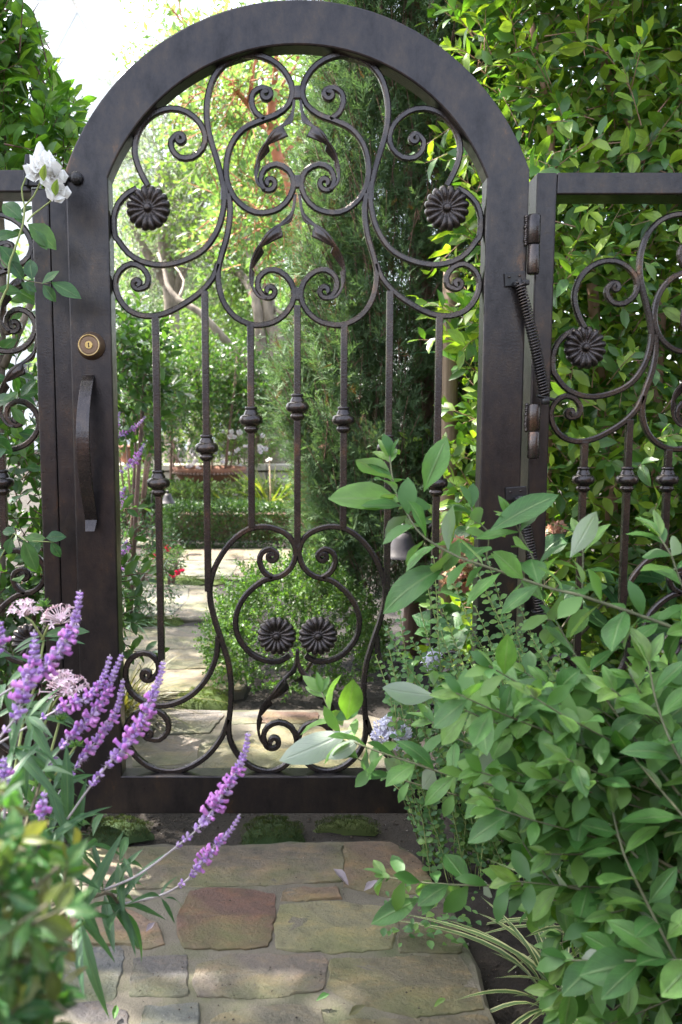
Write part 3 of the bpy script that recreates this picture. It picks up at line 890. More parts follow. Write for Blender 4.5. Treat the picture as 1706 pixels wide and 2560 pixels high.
bump(nt, ma.outputs[0], 0.5, 0.005, b)

def dense(poly, step, jit, rg):
    out = []
    n = len(poly)
    for i in range(n):
        a, c = np.array(poly[i]), np.array(poly[(i + 1) % n])
        k = max(1, int(np.linalg.norm(c - a) / step))
        for j in range(k):
            out.append(a + (c - a) * j / k + rg.normal(size=2) * jit)
    p = np.array(out)
    p = 0.8 * p + 0.1 * (np.roll(p, 1, 0) + np.roll(p, -1, 0))
    return p
def slab_mesh(name, poly, top, bottom, edge, rg, rough=0.002, step=0.022, jit=0.0035):
    p = dense(poly, step, jit, rg); n = len(p); c = p.mean(0)
    d = p - c; L = np.linalg.norm(d, axis=1)[:, None]
    rings = [(p, bottom), (p, top - edge)]
    rings.append((p - d / L * edge * 0.5, top - edge * 0.3))
    rings.append((p - d / L * edge * 1.5, top))
    for q in (0.78, 0.5, 0.22): rings.append((c + d * q, top))
    V, F = [], []
    for j, (q, z) in enumerate(rings):
        for k in range(n):
            zz = z + (rough * (math.sin(q[k][0] * 31 + q[k][1] * 17) + math.sin(q[k][0] * 13 - q[k][1] * 41) + rg.normal() * .5) if j > 2 else (rg.normal() * edge * .15 if j in (1, 2) else 0))
            V.append((q[k][0], q[k][1], zz))
    for j in range(len(rings) - 1):
        for k in range(n):
            k2 = (k + 1) % n
            F.append((j * n + k, j * n + k2, (j + 1) * n + k2, (j + 1) * n + k))
    V.append((c[0], c[1], top)); e = len(V) - 1
    j = len(rings) - 1
    for k in range(n): F.append((j * n + k, j * n + (k + 1) % n, e))
    m = mesh_pd(name, V, F, True)
    bm = bmesh.new(); bm.from_mesh(m); bmesh.ops.recalc_face_normals(bm, faces=bm.faces[:]); bm.to_mesh(m); bm.free()
    m.set_sharp_from_angle(angle=math.radians(24))
    return m
def gxy(pts, conv): return [tuple(G(*conv(x, y)).xy) for x, y in pts]
zF = lambda x, y: (x / 1.206, 2000 + y / 1.206)
nat = lambda x, y: (x, y)
def path_bed(pts, conv, top=-0.006):
    rg = np.random.default_rng(3)
    o = link('path', slab_mesh('path', gxy(pts, conv), top, -0.06, 0.006, rg, .0012, .05, .006), MORTAR)
    tag(o, kind='structure')
    return o
def stone(parent, pts, conv, col, top=-0.0025, seed=0):
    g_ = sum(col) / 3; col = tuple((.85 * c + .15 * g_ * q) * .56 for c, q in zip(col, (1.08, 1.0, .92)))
    if conv is zE and pts[0][1] < 600: col = tuple(c * .72 for c in col)  # far stones get a darker colour in place of shade falling on them
    rg = np.random.default_rng(seed)
    pl = gxy(pts, conv)
    c = np.array(pl).mean(0)
    pl = [((p[0] - c[0]), (p[1] - c[1])) for p in pl]
    pl = [(x * (1 + .006 / math.hypot(x, y)), y * (1 + .006 / math.hypot(x, y))) for x, y in pl]
    me = slab_mesh('stone', pl, 0.0, -0.03, 0.002, rg, .0007, .012, .0022)
    o = link('stone', me, STONE, parent, (c[0], c[1], top + rg.uniform(-.0015, .0015)))
    o.color = (*col, 1)
    return o
bed = path_bed([(235, 135), (560, 130), (1060, 115), (1200, 118), (1290, 190), (1345, 270), (1400, 390), (1440, 500), (1500, 675), (1560, 900), (1560, 1000), (20, 1000), (60, 800), (130, 560), (190, 330), (205, 230)], zF)
FRONT = [
 ([(265, 142), (420, 140), (700, 136), (1030, 124), (1026, 240), (860, 248), (540, 256), (380, 262), (218, 246)], (0.22, 0.18, 0.135)),
 ([(1042, 124), (1180, 124), (1265, 180), (1310, 262), (1180, 285), (1040, 250)], (0.25, 0.17, 0.115)),
 ([(575, 272), (640, 264), (720, 266), (822, 280), (826, 350), (802, 432), (680, 440), (562, 438), (540, 400), (546, 330)], (0.17, 0.085, 0.062)),
 ([(862, 262), (1012, 258), (1022, 290), (852, 300)], (0.26, 0.17, 0.11)),
 ([(850, 312), (1020, 302), (1172, 322), (1190, 380), (1178, 440), (1020, 450), (838, 440), (834, 380)], (0.27, 0.25, 0.14)),
 ([(1196, 300), (1330, 305), (1392, 400), (1392, 448), (1204, 452), (1206, 350)], (0.16, 0.125, 0.10)),
 ([(190, 335), (330, 300), (470, 372), (490, 430), (430, 445), (370, 425), (250, 425), (180, 400)], (0.28, 0.19, 0.135)),
 ([(158, 450), (360, 437), (375, 460), (340, 595), (128, 600)], (0.155, 0.165, 0.175)),
 ([(410, 472), (560, 465), (565, 580), (400, 582), (396, 540)], (0.145, 0.135, 0.135)),
 ([(604, 492), (700, 466), (960, 460), (986, 482), (970, 560), (830, 588), (602, 585), (590, 540)], (0.20, 0.165, 0.14)),
 ([(1004, 474), (1380, 462), (1425, 535), (1455, 620), (1250, 640), (1080, 610), (992, 560)], (0.19, 0.165, 0.10)),
 ([(120, 622), (300, 606), (380, 632), (375, 740), (90, 760)], (0.12, 0.105, 0.11)),
 ([(440, 622), (592, 614), (600, 720), (410, 735)], (0.16, 0.175, 0.165)),
 ([(650, 642), (830, 614), (960, 626), (985, 740), (640, 745)], (0.2, 0.18, 0.13)),
 ([(1030, 655), (1240, 660), (1460, 645), (1510, 760), (1020, 770)], (0.2, 0.175, 0.11)),
 ([(60, 785), (400, 770), (410, 980), (30, 985)], (0.19, 0.16, 0.12)), ([(440, 760), (900, 770), (910, 970), (430, 980)], (0.17, 0.16, 0.15)), ([(940, 790), (1530, 780), (1540, 980), (940, 980)], (0.2, 0.16, 0.12)),
]
for i, (pts, col) in enumerate(FRONT): stone(bed, pts, zF, col, seed=i)
bed2 = path_bed([(40, 1420), (800, 1425), (1500, 1420), (2000, 1480), (2000, 1960), (-80, 1960), (-30, 1650)], zE)
BACK1 = [
 ([(350, 1432), (770, 1438), (805, 1470), (700, 1592), (420, 1602), (340, 1550)], (0.19, 0.17, 0.16)),
 ([(150, 1690), (420, 1618), (640, 1640), (605, 1800), (400, 1825), (160, 1830)], (0.24, 0.20, 0.165)),
 ([(830, 1452), (1090, 1442), (1060, 1522), (880, 1532)], (0.2, 0.185, 0.17)),
 ([(1110, 1440), (1490, 1448), (1500, 1525), (1090, 1522)], (0.15, 0.075, 0.05)),
 ([(690, 1700), (1000, 1640), (1090, 1560), (1800, 1560), (1900, 1930), (680, 1930)], (0.22, 0.2, 0.11)),
 ([(60, 1460), (320, 1440), (310, 1560), (30, 1640)], (0.17, 0.16, 0.15)),
 ([(-60, 1850), (380, 1845), (640, 1830), (640, 1940), (-70, 1940)], (0.19, 0.175, 0.13))]
for i, (pts, col) in enumerate(BACK1): stone(bed2, pts, zE, col, seed=30 + i)
bed3 = path_bed([(30, 830), (400, 822), (760, 820), (900, 860), (960, 1100), (980, 1290), (700, 1300), (300, 1300), (40, 1290), (0, 1000)], zE)
for i, (pts, col) in enumerate([
 ([(60, 845), (420, 838), (745, 832), (800, 862), (840, 960), (500, 985), (60, 990)], (0.25, 0.215, 0.17)),
 ([(40, 1005), (480, 1000), (830, 985), (880, 1120), (420, 1130), (20, 1140)], (0.24, 0.21, 0.14)),
 ([(30, 1155), (430, 1145), (880, 1135), (940, 1285), (500, 1290), (60, 1285)], (0.25, 0.2, 0.13))]): stone(bed3, pts, zE, col, seed=50 + i)
bed4 = path_bed([(150, 520), (430, 518), (740, 530), (840, 600), (850, 760), (560, 768), (60, 765), (80, 640)], zE)
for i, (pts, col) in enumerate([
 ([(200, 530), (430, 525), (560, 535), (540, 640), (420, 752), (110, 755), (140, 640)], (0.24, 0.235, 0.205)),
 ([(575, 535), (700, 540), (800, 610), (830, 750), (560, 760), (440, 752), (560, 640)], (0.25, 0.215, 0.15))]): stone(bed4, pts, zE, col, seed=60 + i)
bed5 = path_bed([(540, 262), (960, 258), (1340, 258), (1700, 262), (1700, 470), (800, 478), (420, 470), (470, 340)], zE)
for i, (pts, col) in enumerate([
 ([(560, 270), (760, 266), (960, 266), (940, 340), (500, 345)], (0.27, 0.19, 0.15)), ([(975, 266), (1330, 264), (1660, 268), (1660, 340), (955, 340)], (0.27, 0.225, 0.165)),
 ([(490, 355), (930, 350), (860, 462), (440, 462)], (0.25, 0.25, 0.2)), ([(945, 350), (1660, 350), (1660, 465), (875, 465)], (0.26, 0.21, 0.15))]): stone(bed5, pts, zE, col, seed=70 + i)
# short cross path beyond, at the foot of the hedge
bed6 = path_bed([(-300, 155), (410, 150), (390, 225), (-300, 250)], zE)
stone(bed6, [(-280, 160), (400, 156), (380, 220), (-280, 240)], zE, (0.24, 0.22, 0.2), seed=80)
# ---- moss cushions
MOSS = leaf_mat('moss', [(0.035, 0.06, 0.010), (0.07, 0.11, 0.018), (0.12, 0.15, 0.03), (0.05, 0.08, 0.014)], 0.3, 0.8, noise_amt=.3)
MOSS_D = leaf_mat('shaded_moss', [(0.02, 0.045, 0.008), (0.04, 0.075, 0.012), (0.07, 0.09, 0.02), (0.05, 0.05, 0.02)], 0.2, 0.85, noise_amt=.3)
SPIKE = leaf_tpl(2, 1, 0.16, 0.3, 0.6, 0.3, 0.25)
def moss(c0, c1, conv, h, label, n=2600, mat=MOSS, blade=0.010, seed=0):
    rg = np.random.default_rng(200 + seed)
    a, c = G(*conv(*c0), -.02), G(*conv(*c1), -.02)
    cx, cy = (a.x + c.x) / 2, (a.y + c.y) / 2
    rx, ry = abs(c.x - a.x) / 2, max(abs(c.y - a.y) / 2, .03)
    root = empty('moss_cushion', (cx, cy, -.03), label, 'moss')
    u = rg.uniform(-1, 1, (n * 2, 2)); q = (u ** 2).sum(1); ang = np.arctan2(u[:, 1], u[:, 0])
    lim = (1 + 0.22 * np.sin(ang * 3 + seed) + .14 * np.sin(ang * 7 + seed * 2)) * rg.uniform(.8, 1.25, len(ang))
    u = u[q < lim ** 2][:n]; q = (u ** 2).sum(1)
    z = h * np.sqrt(np.clip(1.2 - q, 0.02, 1)) * (0.75 + .25 * np.sin(u[:, 0] * 9 + seed) * np.cos(u[:, 1] * 7)) - .03
    pos = np.stack([cx + u[:, 0] * rx, cy + u[:, 1] * ry, z], 1)
    d = np.stack([u[:, 0] * .5, u[:, 1] * .5, np.ones(len(u))], 1) + rg.normal(size=(len(u), 3)) * .45
    o = foliage(root, pos, d, rg.normal(size=(len(u), 3)), blade * rg.uniform(.6, 1.4, len(u)), [SPIKE], mat, rest='moss_fronds', rg=rg)
    # cushion body under the fronds
    V, F = [], []; nr, na = 6, 22
    for j in range(nr + 1):
        for k in range(na):
            an = 2 * math.pi * k / na; rr = j / nr * (1 + .18 * math.sin(an * 3 + seed) + .1 * math.sin(an * 7 + seed * 2)) * .98
            zz = h * math.sqrt(max(1.2 - (j / nr) ** 2 * 1.2, 0)) * .85 - .034
            V.append((cx + rr * math.cos(an) * rx, cy + rr * math.sin(an) * ry, zz))
    for j in range(nr):
        for k in range(na): F.append((j * na + k, (j + 1) * na + k, (j + 1) * na + (k + 1) % na, j * na + (k + 1) % na))
    F.append(tuple(range(na)))
    link('cushion', mesh_pd('cushion', V, F, True), mat, root)
moss((60, 760), (262, 832), zE, .035, 'bright moss cushion between path stones nearest the inside of the latch stile', seed=1)
moss((255, 765), (505, 828), zE, .03, 'bright moss cushion in the path joint next to bare soil', seed=2)
moss((500, 1300), (850, 1430), zE, .045, 'olive green moss cushion in the path joint just inside the gate', 3600, seed=3)
moss((620, 740), (720, 790), zE, .02, 'small moss tuft at the edge of the leafy mound beside path', 800, seed=4)
moss((310, 470), (690, 525), zE, .03, 'long strip of moss across the path before the paler flagstones', 2600, blade=.014, seed=5)
moss((360, 240), (570, 350), zE, .03, 'moss patch below the clipped hedge beside the far flagstones', 2200, blade=.016, seed=6)
moss((690, 470), (880, 510), zE, .025, 'moss strip partly hidden behind the leafy mound', 1000, blade=.014, seed=7)
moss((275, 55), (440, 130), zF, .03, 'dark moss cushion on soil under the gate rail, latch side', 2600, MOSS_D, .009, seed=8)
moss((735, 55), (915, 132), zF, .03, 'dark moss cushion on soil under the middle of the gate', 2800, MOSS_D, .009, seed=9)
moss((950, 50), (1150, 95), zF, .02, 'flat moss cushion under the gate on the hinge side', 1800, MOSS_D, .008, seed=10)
# ================================================================== BACKGROUND: HOUSE, TREES, SHRUBS
STUCCO, nt, b, _ = new_mat('pale_stucco')
n1 = noise(nt, 3, 5, .6); r = ramp(nt, n1.outputs['Fac'], [(0.3, (0.82, 0.81, 0.80)), (0.7, (0.88, 0.87, 0.86))])
nt.links.new(r.outputs[0], b.inputs['Base Color']); b.inputs['Roughness'].default_value = 0.9
ROOF, nt, b, _ = new_mat('pale_roof'); b.inputs['Base Color'].default_value = (0.7, 0.68, 0.66, 1); b.inputs['Roughness'].default_value = 0.8
TERRA = bark_mat('terracotta', (0.11, 0.045, 0.026), (0.19, 0.08, 0.045), 10, (1, 1, 1), .3)
PALESTONE = bark_mat('pale_coping_stone', (0.36, 0.32, 0.26), (0.48, 0.43, 0.35), 8, (1, 1, 1), .3)
# ---- house far behind the upper left tree
HD = 24.0
def hp(px, py, dy=0): p = PD(px, py, HD + dy); return p
rg_, e1 = hp(193, 22), hp(272, 158)
slope = (e1.z - rg_.z) / (e1.x - rg_.x)
house = empty('stucco_house', (rg_.x, rg_.y + 4, 0), 'white stucco house with a steep gable and broad chimney rising behind the trees', 'house')
halfw = 3.2
ez = rg_.z + slope * halfw
B = Bag()
y0, y1 = rg_.y, rg_.y + 8
B.add([(rg_.x - halfw, y0, -.1), (rg_.x + halfw, y0, -.1), (rg_.x + halfw, y0, ez), (rg_.x, y0, rg_.z - .12), (rg_.x - halfw, y0, ez),
       (rg_.x - halfw, y1, -.1), (rg_.x + halfw, y1, -.1), (rg_.x + halfw, y1, ez), (rg_.x, y1, rg_.z - .12), (rg_.x - halfw, y1, ez)],
      [(0, 1, 2, 3, 4), (9, 8, 7, 6, 5), (1, 6, 7, 2), (5, 0, 4, 9)])
link('wall', B.mesh('wall'), STUCCO, house)
for s in (1, -1):
    B = Bag(); a = Vector((rg_.x, 0, rg_.z)); c = Vector((rg_.x + s * (halfw + .25), 0, rg_.z + slope * (halfw + .25)))
    V = []
    for yy in (y0 - .015, y1 + .3):
        for p, o in ((a, 0), (c, 0), (c, -.1), (a, -.1)): V.append((p.x, yy, p.z + o))
    B.add(V, [(0, 1, 2, 3), (7, 6, 5, 4), (0, 4, 5, 1), (1, 5, 6, 2), (2, 6, 7, 3)])
    link('roof_slope', B.mesh('roof'), ROOF, house)
ch0, ch1 = hp(94, 18, 1.0), hp(190, 20, 1.0)
B = Bag(); B.box(((ch0.x + ch1.x) / 2, y0 + 1.0, ch0.z / 2 + .0), (ch1.x - ch0.x, .9, ch0.z), bev=.02)
ch = link('chimney', B.mesh('chimney'), STUCCO, house)
link('chimney_cap', Bag().box(((ch0.x + ch1.x) / 2, y0 + 1.0, ch0.z + .04), (ch1.x - ch0.x + .14, 1.04, .08), bev=.01).mesh('cap'), ROOF, ch)
w0 = Vector((rg_.x - 1.4, y0 - .02, 2.0))
win = link('window', Bag().box((w0.x, y0 - .01, 2.2), (1.0, .06, 1.3)).mesh('window'), ROOF, house)
GLASS, nt, b, _ = new_mat('window_glass'); b.inputs['Base Color'].default_value = (.05, .06, .07, 1); b.inputs['Roughness'].default_value = .08
for dx in (-.24, .24): link('pane', Bag().box((w0.x + dx, y0 - .045, 2.2), (.42, .02, 1.16)).mesh('pane'), GLASS, win)

# ---- generic crown
def crown(center, radii, n_twigs, k, tl, leaf, rg, shell=0.55, up=0.6, lumps=9, spread=.9, nrand=.6, out=0.7):
    """twigs spread through lumpy crown volume"""
    c = np.array(center, float); R = np.array(radii, float)
    lc = unit(rg.normal(size=(lumps, 3))) * rg.uniform(.3, .75, (lumps, 1)); lr = rg.uniform(.35, .6, lumps)
    pick = rg.integers(0, lumps, n_twigs)
    v = unit(rg.normal(size=(n_twigs, 3))) * (shell + (1 - shell) * rg.random((n_twigs, 1)) ** .5)
    q = lc[pick] + v * lr[pick][:, None]
    st = c + q * R
    dv = unit(unit(q) * out + v * .8 + rg.normal(size=(n_twigs, 3)) * .5 + np.array([0, 0, .15]))
    L = tl * rg.uniform(.6, 1.3, n_twigs)
    return st, dv, L, twig_leaves(st, dv, L, k, spread=spread, base_size=leaf, rg=rg, up=up, nrand=nrand, size=(.65, 1.25))
T_OVAL = [leaf_tpl(2, 1, w, .45, 1.0, .15, bn, seed=i) for i, (w, bn) in enumerate(((.42, .1), (.36, .25), (.48, .0)))]
T_NARROW = [leaf_tpl(2, 1, w, .4, .8, .2, bn, seed=i) for i, (w, bn) in enumerate(((.2, .1), (.16, .25)))]
T_ROUND = [leaf_tpl(2, 1, w, .55, 1.6, .12, bn, seed=i) for i, (w, bn) in enumerate(((.62, .1), (.7, .2), (.55, .0)))]
def limbs(root, polys, radii, mat, name='trunk', n=9):
    for i, (pts, (r0, r1)) in enumerate(zip(polys, radii)):
        p = spline([tuple(q) for q in pts], .12)
        rr = np.linspace(r0, r1, len(p)) * (1 + .06 * np.sin(np.arange(len(p)) * 1.7))
        link('trunk' if i == 0 else 'branch', Bag().tube([Vector(q) for q in p], list(rr), n).mesh(name, True), mat, root)
BARK_GREY = bark_mat('grey_tan_bark', (0.09, 0.07, 0.052), (0.23, 0.185, 0.145), 14, (1, 1, .35))
BARK_RED = bark_mat('red_orange_bark', (0.30, 0.085, 0.04), (0.44, 0.16, 0.085), 8, (1, 1, .3), .3)
BARK_BROWN = bark_mat('brown_bark', (0.07, 0.045, 0.035), (0.17, 0.10, 0.075), 20, (1, 1, .2))
BARK_FICUS = bark_mat('pinkish_bark', (0.22, 0.12, 0.08), (0.34, 0.20, 0.14), 16, (1, 1, .4), .3)
L_BRIGHT = leaf_mat('bright_leaf', [(0.09, 0.16, 0.04), (0.13, 0.20, 0.055), (0.17, 0.24, 0.07), (0.10, 0.18, 0.06)], .5, .45, (1.2, 1.3, .6))
L_OLIVE = leaf_mat('silver_leaf', [(0.15, 0.20, 0.13), (0.20, 0.25, 0.18), (0.25, 0.29, 0.22), (0.13, 0.19, 0.11)], .45, .5, (1.1, 1.2, .8))
L_YEL = leaf_mat('yellow_green_leaf', [(0.12, 0.21, 0.065), (0.15, 0.25, 0.08), (0.19, 0.28, 0.10), (0.11, 0.20, 0.07)], .5, .45, (1.15, 1.25, .65))
L_DARK = leaf_mat('deep_green_leaf', [(0.03, 0.08, 0.02), (0.045, 0.105, 0.025), (0.07, 0.135, 0.032), (0.04, 0.09, 0.03)], .4, .35)
L_BOX = leaf_mat('box_leaf', [(0.02, 0.055, 0.014), (0.032, 0.075, 0.018), (0.045, 0.095, 0.022), (0.065, 0.12, 0.03)], .3, .4)
rgB = np.random.default_rng(21)
def tree(name, label, trunk, radii, bark, cr, mat, tpls, seed, group=None):
    rg = np.random.default_rng(seed)
    base = trunk[0][0]
    root = empty(name, (base[0], base[1], 0), label, 'tree', group)
    limbs(root, trunk, radii, bark)
    A = [crown(rg=rg, **c) for c in cr]
    pos, d, n, s = [np.concatenate([a[3][i] for a in A]) for i in range(4)]
    foliage(root, pos, d, n, s, tpls, mat, rest='crown', rg=rg)
    add_twigs(root, np.concatenate([a[0] for a in A]), np.concatenate([a[1] for a in A]), np.concatenate([a[2] for a in A]), .006, bark)
    return root
def up_from(px, py, dist, z=-.1): q = PD(px, py, dist); return Vector((q.x, q.y, z))
# red barked tree
D = 6.6
q = lambda x, y, dd=0: PD(*zA(x, y), D + dd)
tree('red_barked_tree', 'slender tree with orange red bark and pale green leaves behind gate', [
    [up_from(760, 900, D), PD(752, 900, D), PD(745, 620, D), q(1400, 1010), q(1320, 860), q(1280, 660)],
    [q(1280, 660), q(1270, 500), q(1295, 330, -.1), q(1310, 150, -.2), q(1300, -60, -.2)],
    [q(1282, 680), q(1200, 600, .1), q(1110, 470, .1), q(960, 300, .1), q(880, 160, .2), q(830, 20, .2)],
    [q(1110, 470, .1), q(1130, 300, 0), q(1160, 140, 0), q(1180, 0)],
    [q(1300, 620), q(1290, 480, .15), q(1350, 330, .2), q(1440, 200, .3), q(1500, 50, .3)],
    [q(960, 300, .1), q(1040, 290), q(1110, 260)], [q(1330, 880), q(1480, 700, .2), q(1600, 500, .2)]],
    [(.06, .040), (.034, .014), (.03, .010), (.018, .006), (.02, .008), (.01, .004), (.02, .008)], BARK_RED,
    [dict(center=PD(620, 170, D), radii=(.85, .8, .55), n_twigs=170, k=9, tl=.3, leaf=.08), dict(center=PD(610, 300, D + .5), radii=(.4, .5, .4), n_twigs=70, k=9, tl=.3, leaf=.08),
     dict(center=PD(640, 520, D + .4), radii=(.4, .5, .55), n_twigs=90, k=9, tl=.3, leaf=.09), dict(center=PD(690, 560, D + .8), radii=(.5, .5, .6), n_twigs=120, k=9, tl=.3, leaf=.08)], L_YEL, T_OVAL, 31)
# grey multi-trunk tree
D = 9.2
q = lambda x, y, dd=0: PD(*zC_(x, y), D + dd)
tree('grey_barked_tree', 'leaning multi stemmed tree with pale grey brown bark beyond the hedge', [
    [up_from(690, 1060, D, -.05), PD(690, 1040, D), q(1290, 1600), q(1270, 1450), q(1320, 1200), q(1270, 1080), q(1250, 900), q(1180, 700), q(1100, 480), q(1030, 200)],
    [PD(686, 1010, D), q(1240, 1500), q(1200, 1200), q(1160, 900), q(1040, 700, .3), q(950, 680, .3), q(800, 560, .5), q(780, 400, .5)],
    [q(1215, 1500), q(1100, 1370, -.2), q(900, 1150, -.4), q(750, 985, -.4), q(600, 900, -.3), q(520, 790, -.2), q(500, 690, -.1), q(450, 560)],
    [PD(705, 1020, D), q(1380, 1400), q(1420, 1200, .1), q(1480, 1000, .2), q(1520, 700, .3)],
    [q(1300, 960), q(1380, 1010, -.2), q(1500, 1060, -.3)], [q(600, 900, -.3), q(640, 760, 0), q(560, 640, .2)]],
    [(.17, .035), (.08, .02), (.055, .015), (.10, .03), (.03, .015), (.02, .008)], BARK_GREY,
    [dict(center=PD(640, 420, D + .6), radii=(1.0, .9, .9), n_twigs=230, k=9, tl=.4, leaf=.11), dict(center=PD(600, 650, D + .2), radii=(.55, .5, .45), n_twigs=110, k=9, tl=.35, leaf=.11),
     dict(center=PD(500, 520, D + 1.2), radii=(.9, .8, .8), n_twigs=200, k=9, tl=.4, leaf=.1)], L_BRIGHT, T_OVAL, 32)
# silver olive at left
D = 11.5
tree('silver_leaved_tree', 'hazy silver green leaved tree filling the arch behind the red bark', [
    [up_from(430, 1000, D, -.05), PD(430, 800, D), PD(410, 600, D), PD(400, 400, D)], [PD(430, 760, D), PD(480, 600, D), PD(520, 440, D)], [PD(425, 720, D), PD(350, 600, D), PD(310, 480, D)]],
    [(.16, .06), (.08, .03), (.08, .03)], BARK_GREY,
    [dict(center=PD(400, 430, D), radii=(1.15, 1.1, .95), n_twigs=430, k=13, tl=.5, leaf=.10, spread=.7), dict(center=PD(330, 640, D + .3), radii=(.8, .8, .7), n_twigs=300, k=13, tl=.45, leaf=.10, spread=.7),
     dict(center=PD(520, 620, D + 1), radii=(.9, .9, .9), n_twigs=300, k=13, tl=.5, leaf=.10, spread=.7)], L_OLIVE, T_NARROW, 33)
# sunlit backdrop trees
for i, (px, py, D, rx, rz, lab, mt) in enumerate((
    (330, 780, 15, 1.8, 1.6, 'bright sunlit round tree in the far corner beyond the silver tree', L_YEL),
    (480, 640, 18, 2.2, 2.9, 'tall sunlit yellow green tree at the back of the garden', L_YEL),
    (650, 560, 19, 2.4, 3.6, 'tall pale green tree behind the grey trunks', L_BRIGHT),
    (640, 880, 14, 1.6, 1.3, 'low sunlit tree glowing behind the forked trunks', L_YEL),
    (800, 520, 17, 2.2, 3.8, 'tall green tree standing behind the cypress', L_BRIGHT),
    (600, 150, 21, 2.6, 2.4, 'high pale tree crown above the red branches', L_YEL))):
    c = PD(px, py, D)
    tree('garden_tree', lab, [[Vector((c.x, c.y, -.1)), Vector((c.x + .1, c.y, c.z * .5)), c]], [(.2, .05)], BARK_GREY,
         [dict(center=c, radii=(rx, rx * .8, rz), n_twigs=430, k=10, tl=.8, leaf=.18)], mt, T_OVAL, 40 + i, 'sunlit trees at the back of the garden')
def shrub(name, label, center, radii, n_twigs, k, tl, leaf, mat, tpls, seed, cat='shrub', nparts=0, stems=5, bark=None, group=None, **kw):
    rg = np.random.default_rng(seed)
    c = Vector(center)
    root = empty(name, (c.x, c.y, -.03), label, cat, group)
    st, dv, L, (pos, d, n, s) = crown(center, radii, n_twigs, k, tl, leaf, rg, **kw)
    m = pos[:, 2] > -.01
    foliage(root, pos[m], d[m], n[m], s[m], tpls, mat, nparts, rg=rg)
    add_twigs(root, st, dv, L, .0025, bark or BARK_BROWN)
    for j in range(stems):
        a = rg.uniform(0, 6.28); e = c + Vector((math.cos(a) * radii[0] * .6, math.sin(a) * radii[1] * .6, rg.uniform(-.2, .5) * radii[2]))
        f0 = Vector((c.x + math.cos(a) * .04, c.y + math.sin(a) * .04, -.06)); mid = (f0 + e) / 2 + Vector((0, 0, .05))
        link('stem', Bag().tube([f0, mid, e], [.012, .009, .004], 6).mesh('stem', True), bark or BARK_BROWN, root)
    return root
# dark green shrubs behind the roses
for i, (px, py, D, r, lab) in enumerate(((420, 1000, 8.3, (.55, .5, .5), 'glossy green shrub with sun flecked leaves behind the rose bush'),
    (540, 960, 8.6, (.6, .5, .55), 'rounded dark green shrub in front of the leaning branch'),
    (620, 990, 9.0, (.4, .4, .4), 'small green shrub at the foot of the forked trunks'),
    (330, 1010, 7.6, (.45, .4, .55), 'leafy green shrub behind the lavender sage'), (470, 870, 9.6, (.8, .6, .5), 'loose bright green shrub below the leaning branch'))):
    shrub('garden_shrub', lab, PD(px, py, D), r, 420, 8, .16, .06, L_DARK if i != 4 else L_BRIGHT, T_OVAL, 60 + i, group='shrubs beyond the fountain')
T_FICUS0 = [leaf_tpl(4, 1, w, .45, .9, .14, bn, seed=i) for i, (w, bn) in enumerate(((.42, .12), (.46, .28), (.38, .02)))]
# glossy citrus-like shrub just inside, left
shrub('citrus_shrub', 'upright glossy leaved shrub just inside the gate at the latch side', PD(292, 960, 4.3), (.24, .22, .36), 150, 8, .16, .075, L_DARK, T_FICUS0, 70, nparts=110)
# ---- clipped hedges
def hedge(name, label, x0, x1, y0, y1, z1, n, mat, leaf, seed, z0=-.03, group='clipped hedges'):
    rg = np.random.default_rng(seed)
    root = empty(name, ((x0 + x1) / 2, (y0 + y1) / 2, z0), label, 'hedge', group)
    fx, fy, fz = (y1 - y0) * (z1 - z0), (x1 - x0) * (z1 - z0), (x1 - x0) * (y1 - y0)
    w = np.array([fx, fy * 1.6, fz * 1.2, fx]); w /= w.sum()
    f = rg.choice(4, n, p=w); u = rg.random((n, 3))
    pos = np.stack([x0 + u[:, 0] * (x1 - x0), y0 + u[:, 1] * (y1 - y0), z0 + u[:, 2] * (z1 - z0)], 1)
    dep = rg.random(n) ** 1.6 * .09; nr = np.zeros((n, 3))
    pos[f == 0, 0] = x0 + dep[f == 0]; nr[f == 0, 0] = -1
    pos[f == 3, 0] = x1 - dep[f == 3]; nr[f == 3, 0] = 1
    pos[f == 1, 1] = y0 + dep[f == 1]; nr[f == 1, 1] = -1
    pos[f == 2, 2] = z1 - dep[f == 2]; nr[f == 2, 2] = 1
    pos += rg.normal(size=(n, 3)) * .012
    pos[:, 2] += .012 * np.sin(pos[:, 0] * 9) * (f == 2)
    d = nr * .7 + rg.normal(size=(n, 3)) * .6 + np.array([0, 0, .35])
    foliage(root, pos, d, nr + rg.normal(size=(n, 3)) * .6, leaf * rg.uniform(.6, 1.3, n), T_OVAL, mat, rest='foliage', rg=rg)
    link('branch_core', Bag().box(((x0 + x1) / 2, (y0 + y1) / 2, (z0 + z1) / 2 - .01), (x1 - x0 - .2, y1 - y0 - .2, z1 - z0 - .16)).mesh('core'), BARK_BROWN, root)
a, c = G(408, 1368), G(830, 1368)
zt = PD(600, 1262, a.y + DIST).z
hedge('box_hedge', 'low clipped dark green box hedge along the far end of the stone path', a.x, c.x + .4, a.y, a.y + .38, zt, 17000, L_BOX, .027, 80)
a2 = PD(640, 1160, 9.6)
hedge('box_hedge', 'lower tier of clipped hedge above the pale stone coping', a2.x, a2.x + 1.4, a2.y, a2.y + .4, PD(700, 1118, 9.6).z, 6000, L_BOX, .03, 81, z0=PD(640, 1160, 9.6).z)
a2 = PD(650, 1120, 10.4)
hedge('box_hedge', 'upper tier of clipped hedge at the foot of the grey tree', a2.x, a2.x + 1.4, a2.y, a2.y + .4, PD(700, 1092, 10.4).z, 4200, L_BOX, .03, 82, z0=PD(640, 1128, 10.4).z)
a2 = PD(300, 1262, 7.6)
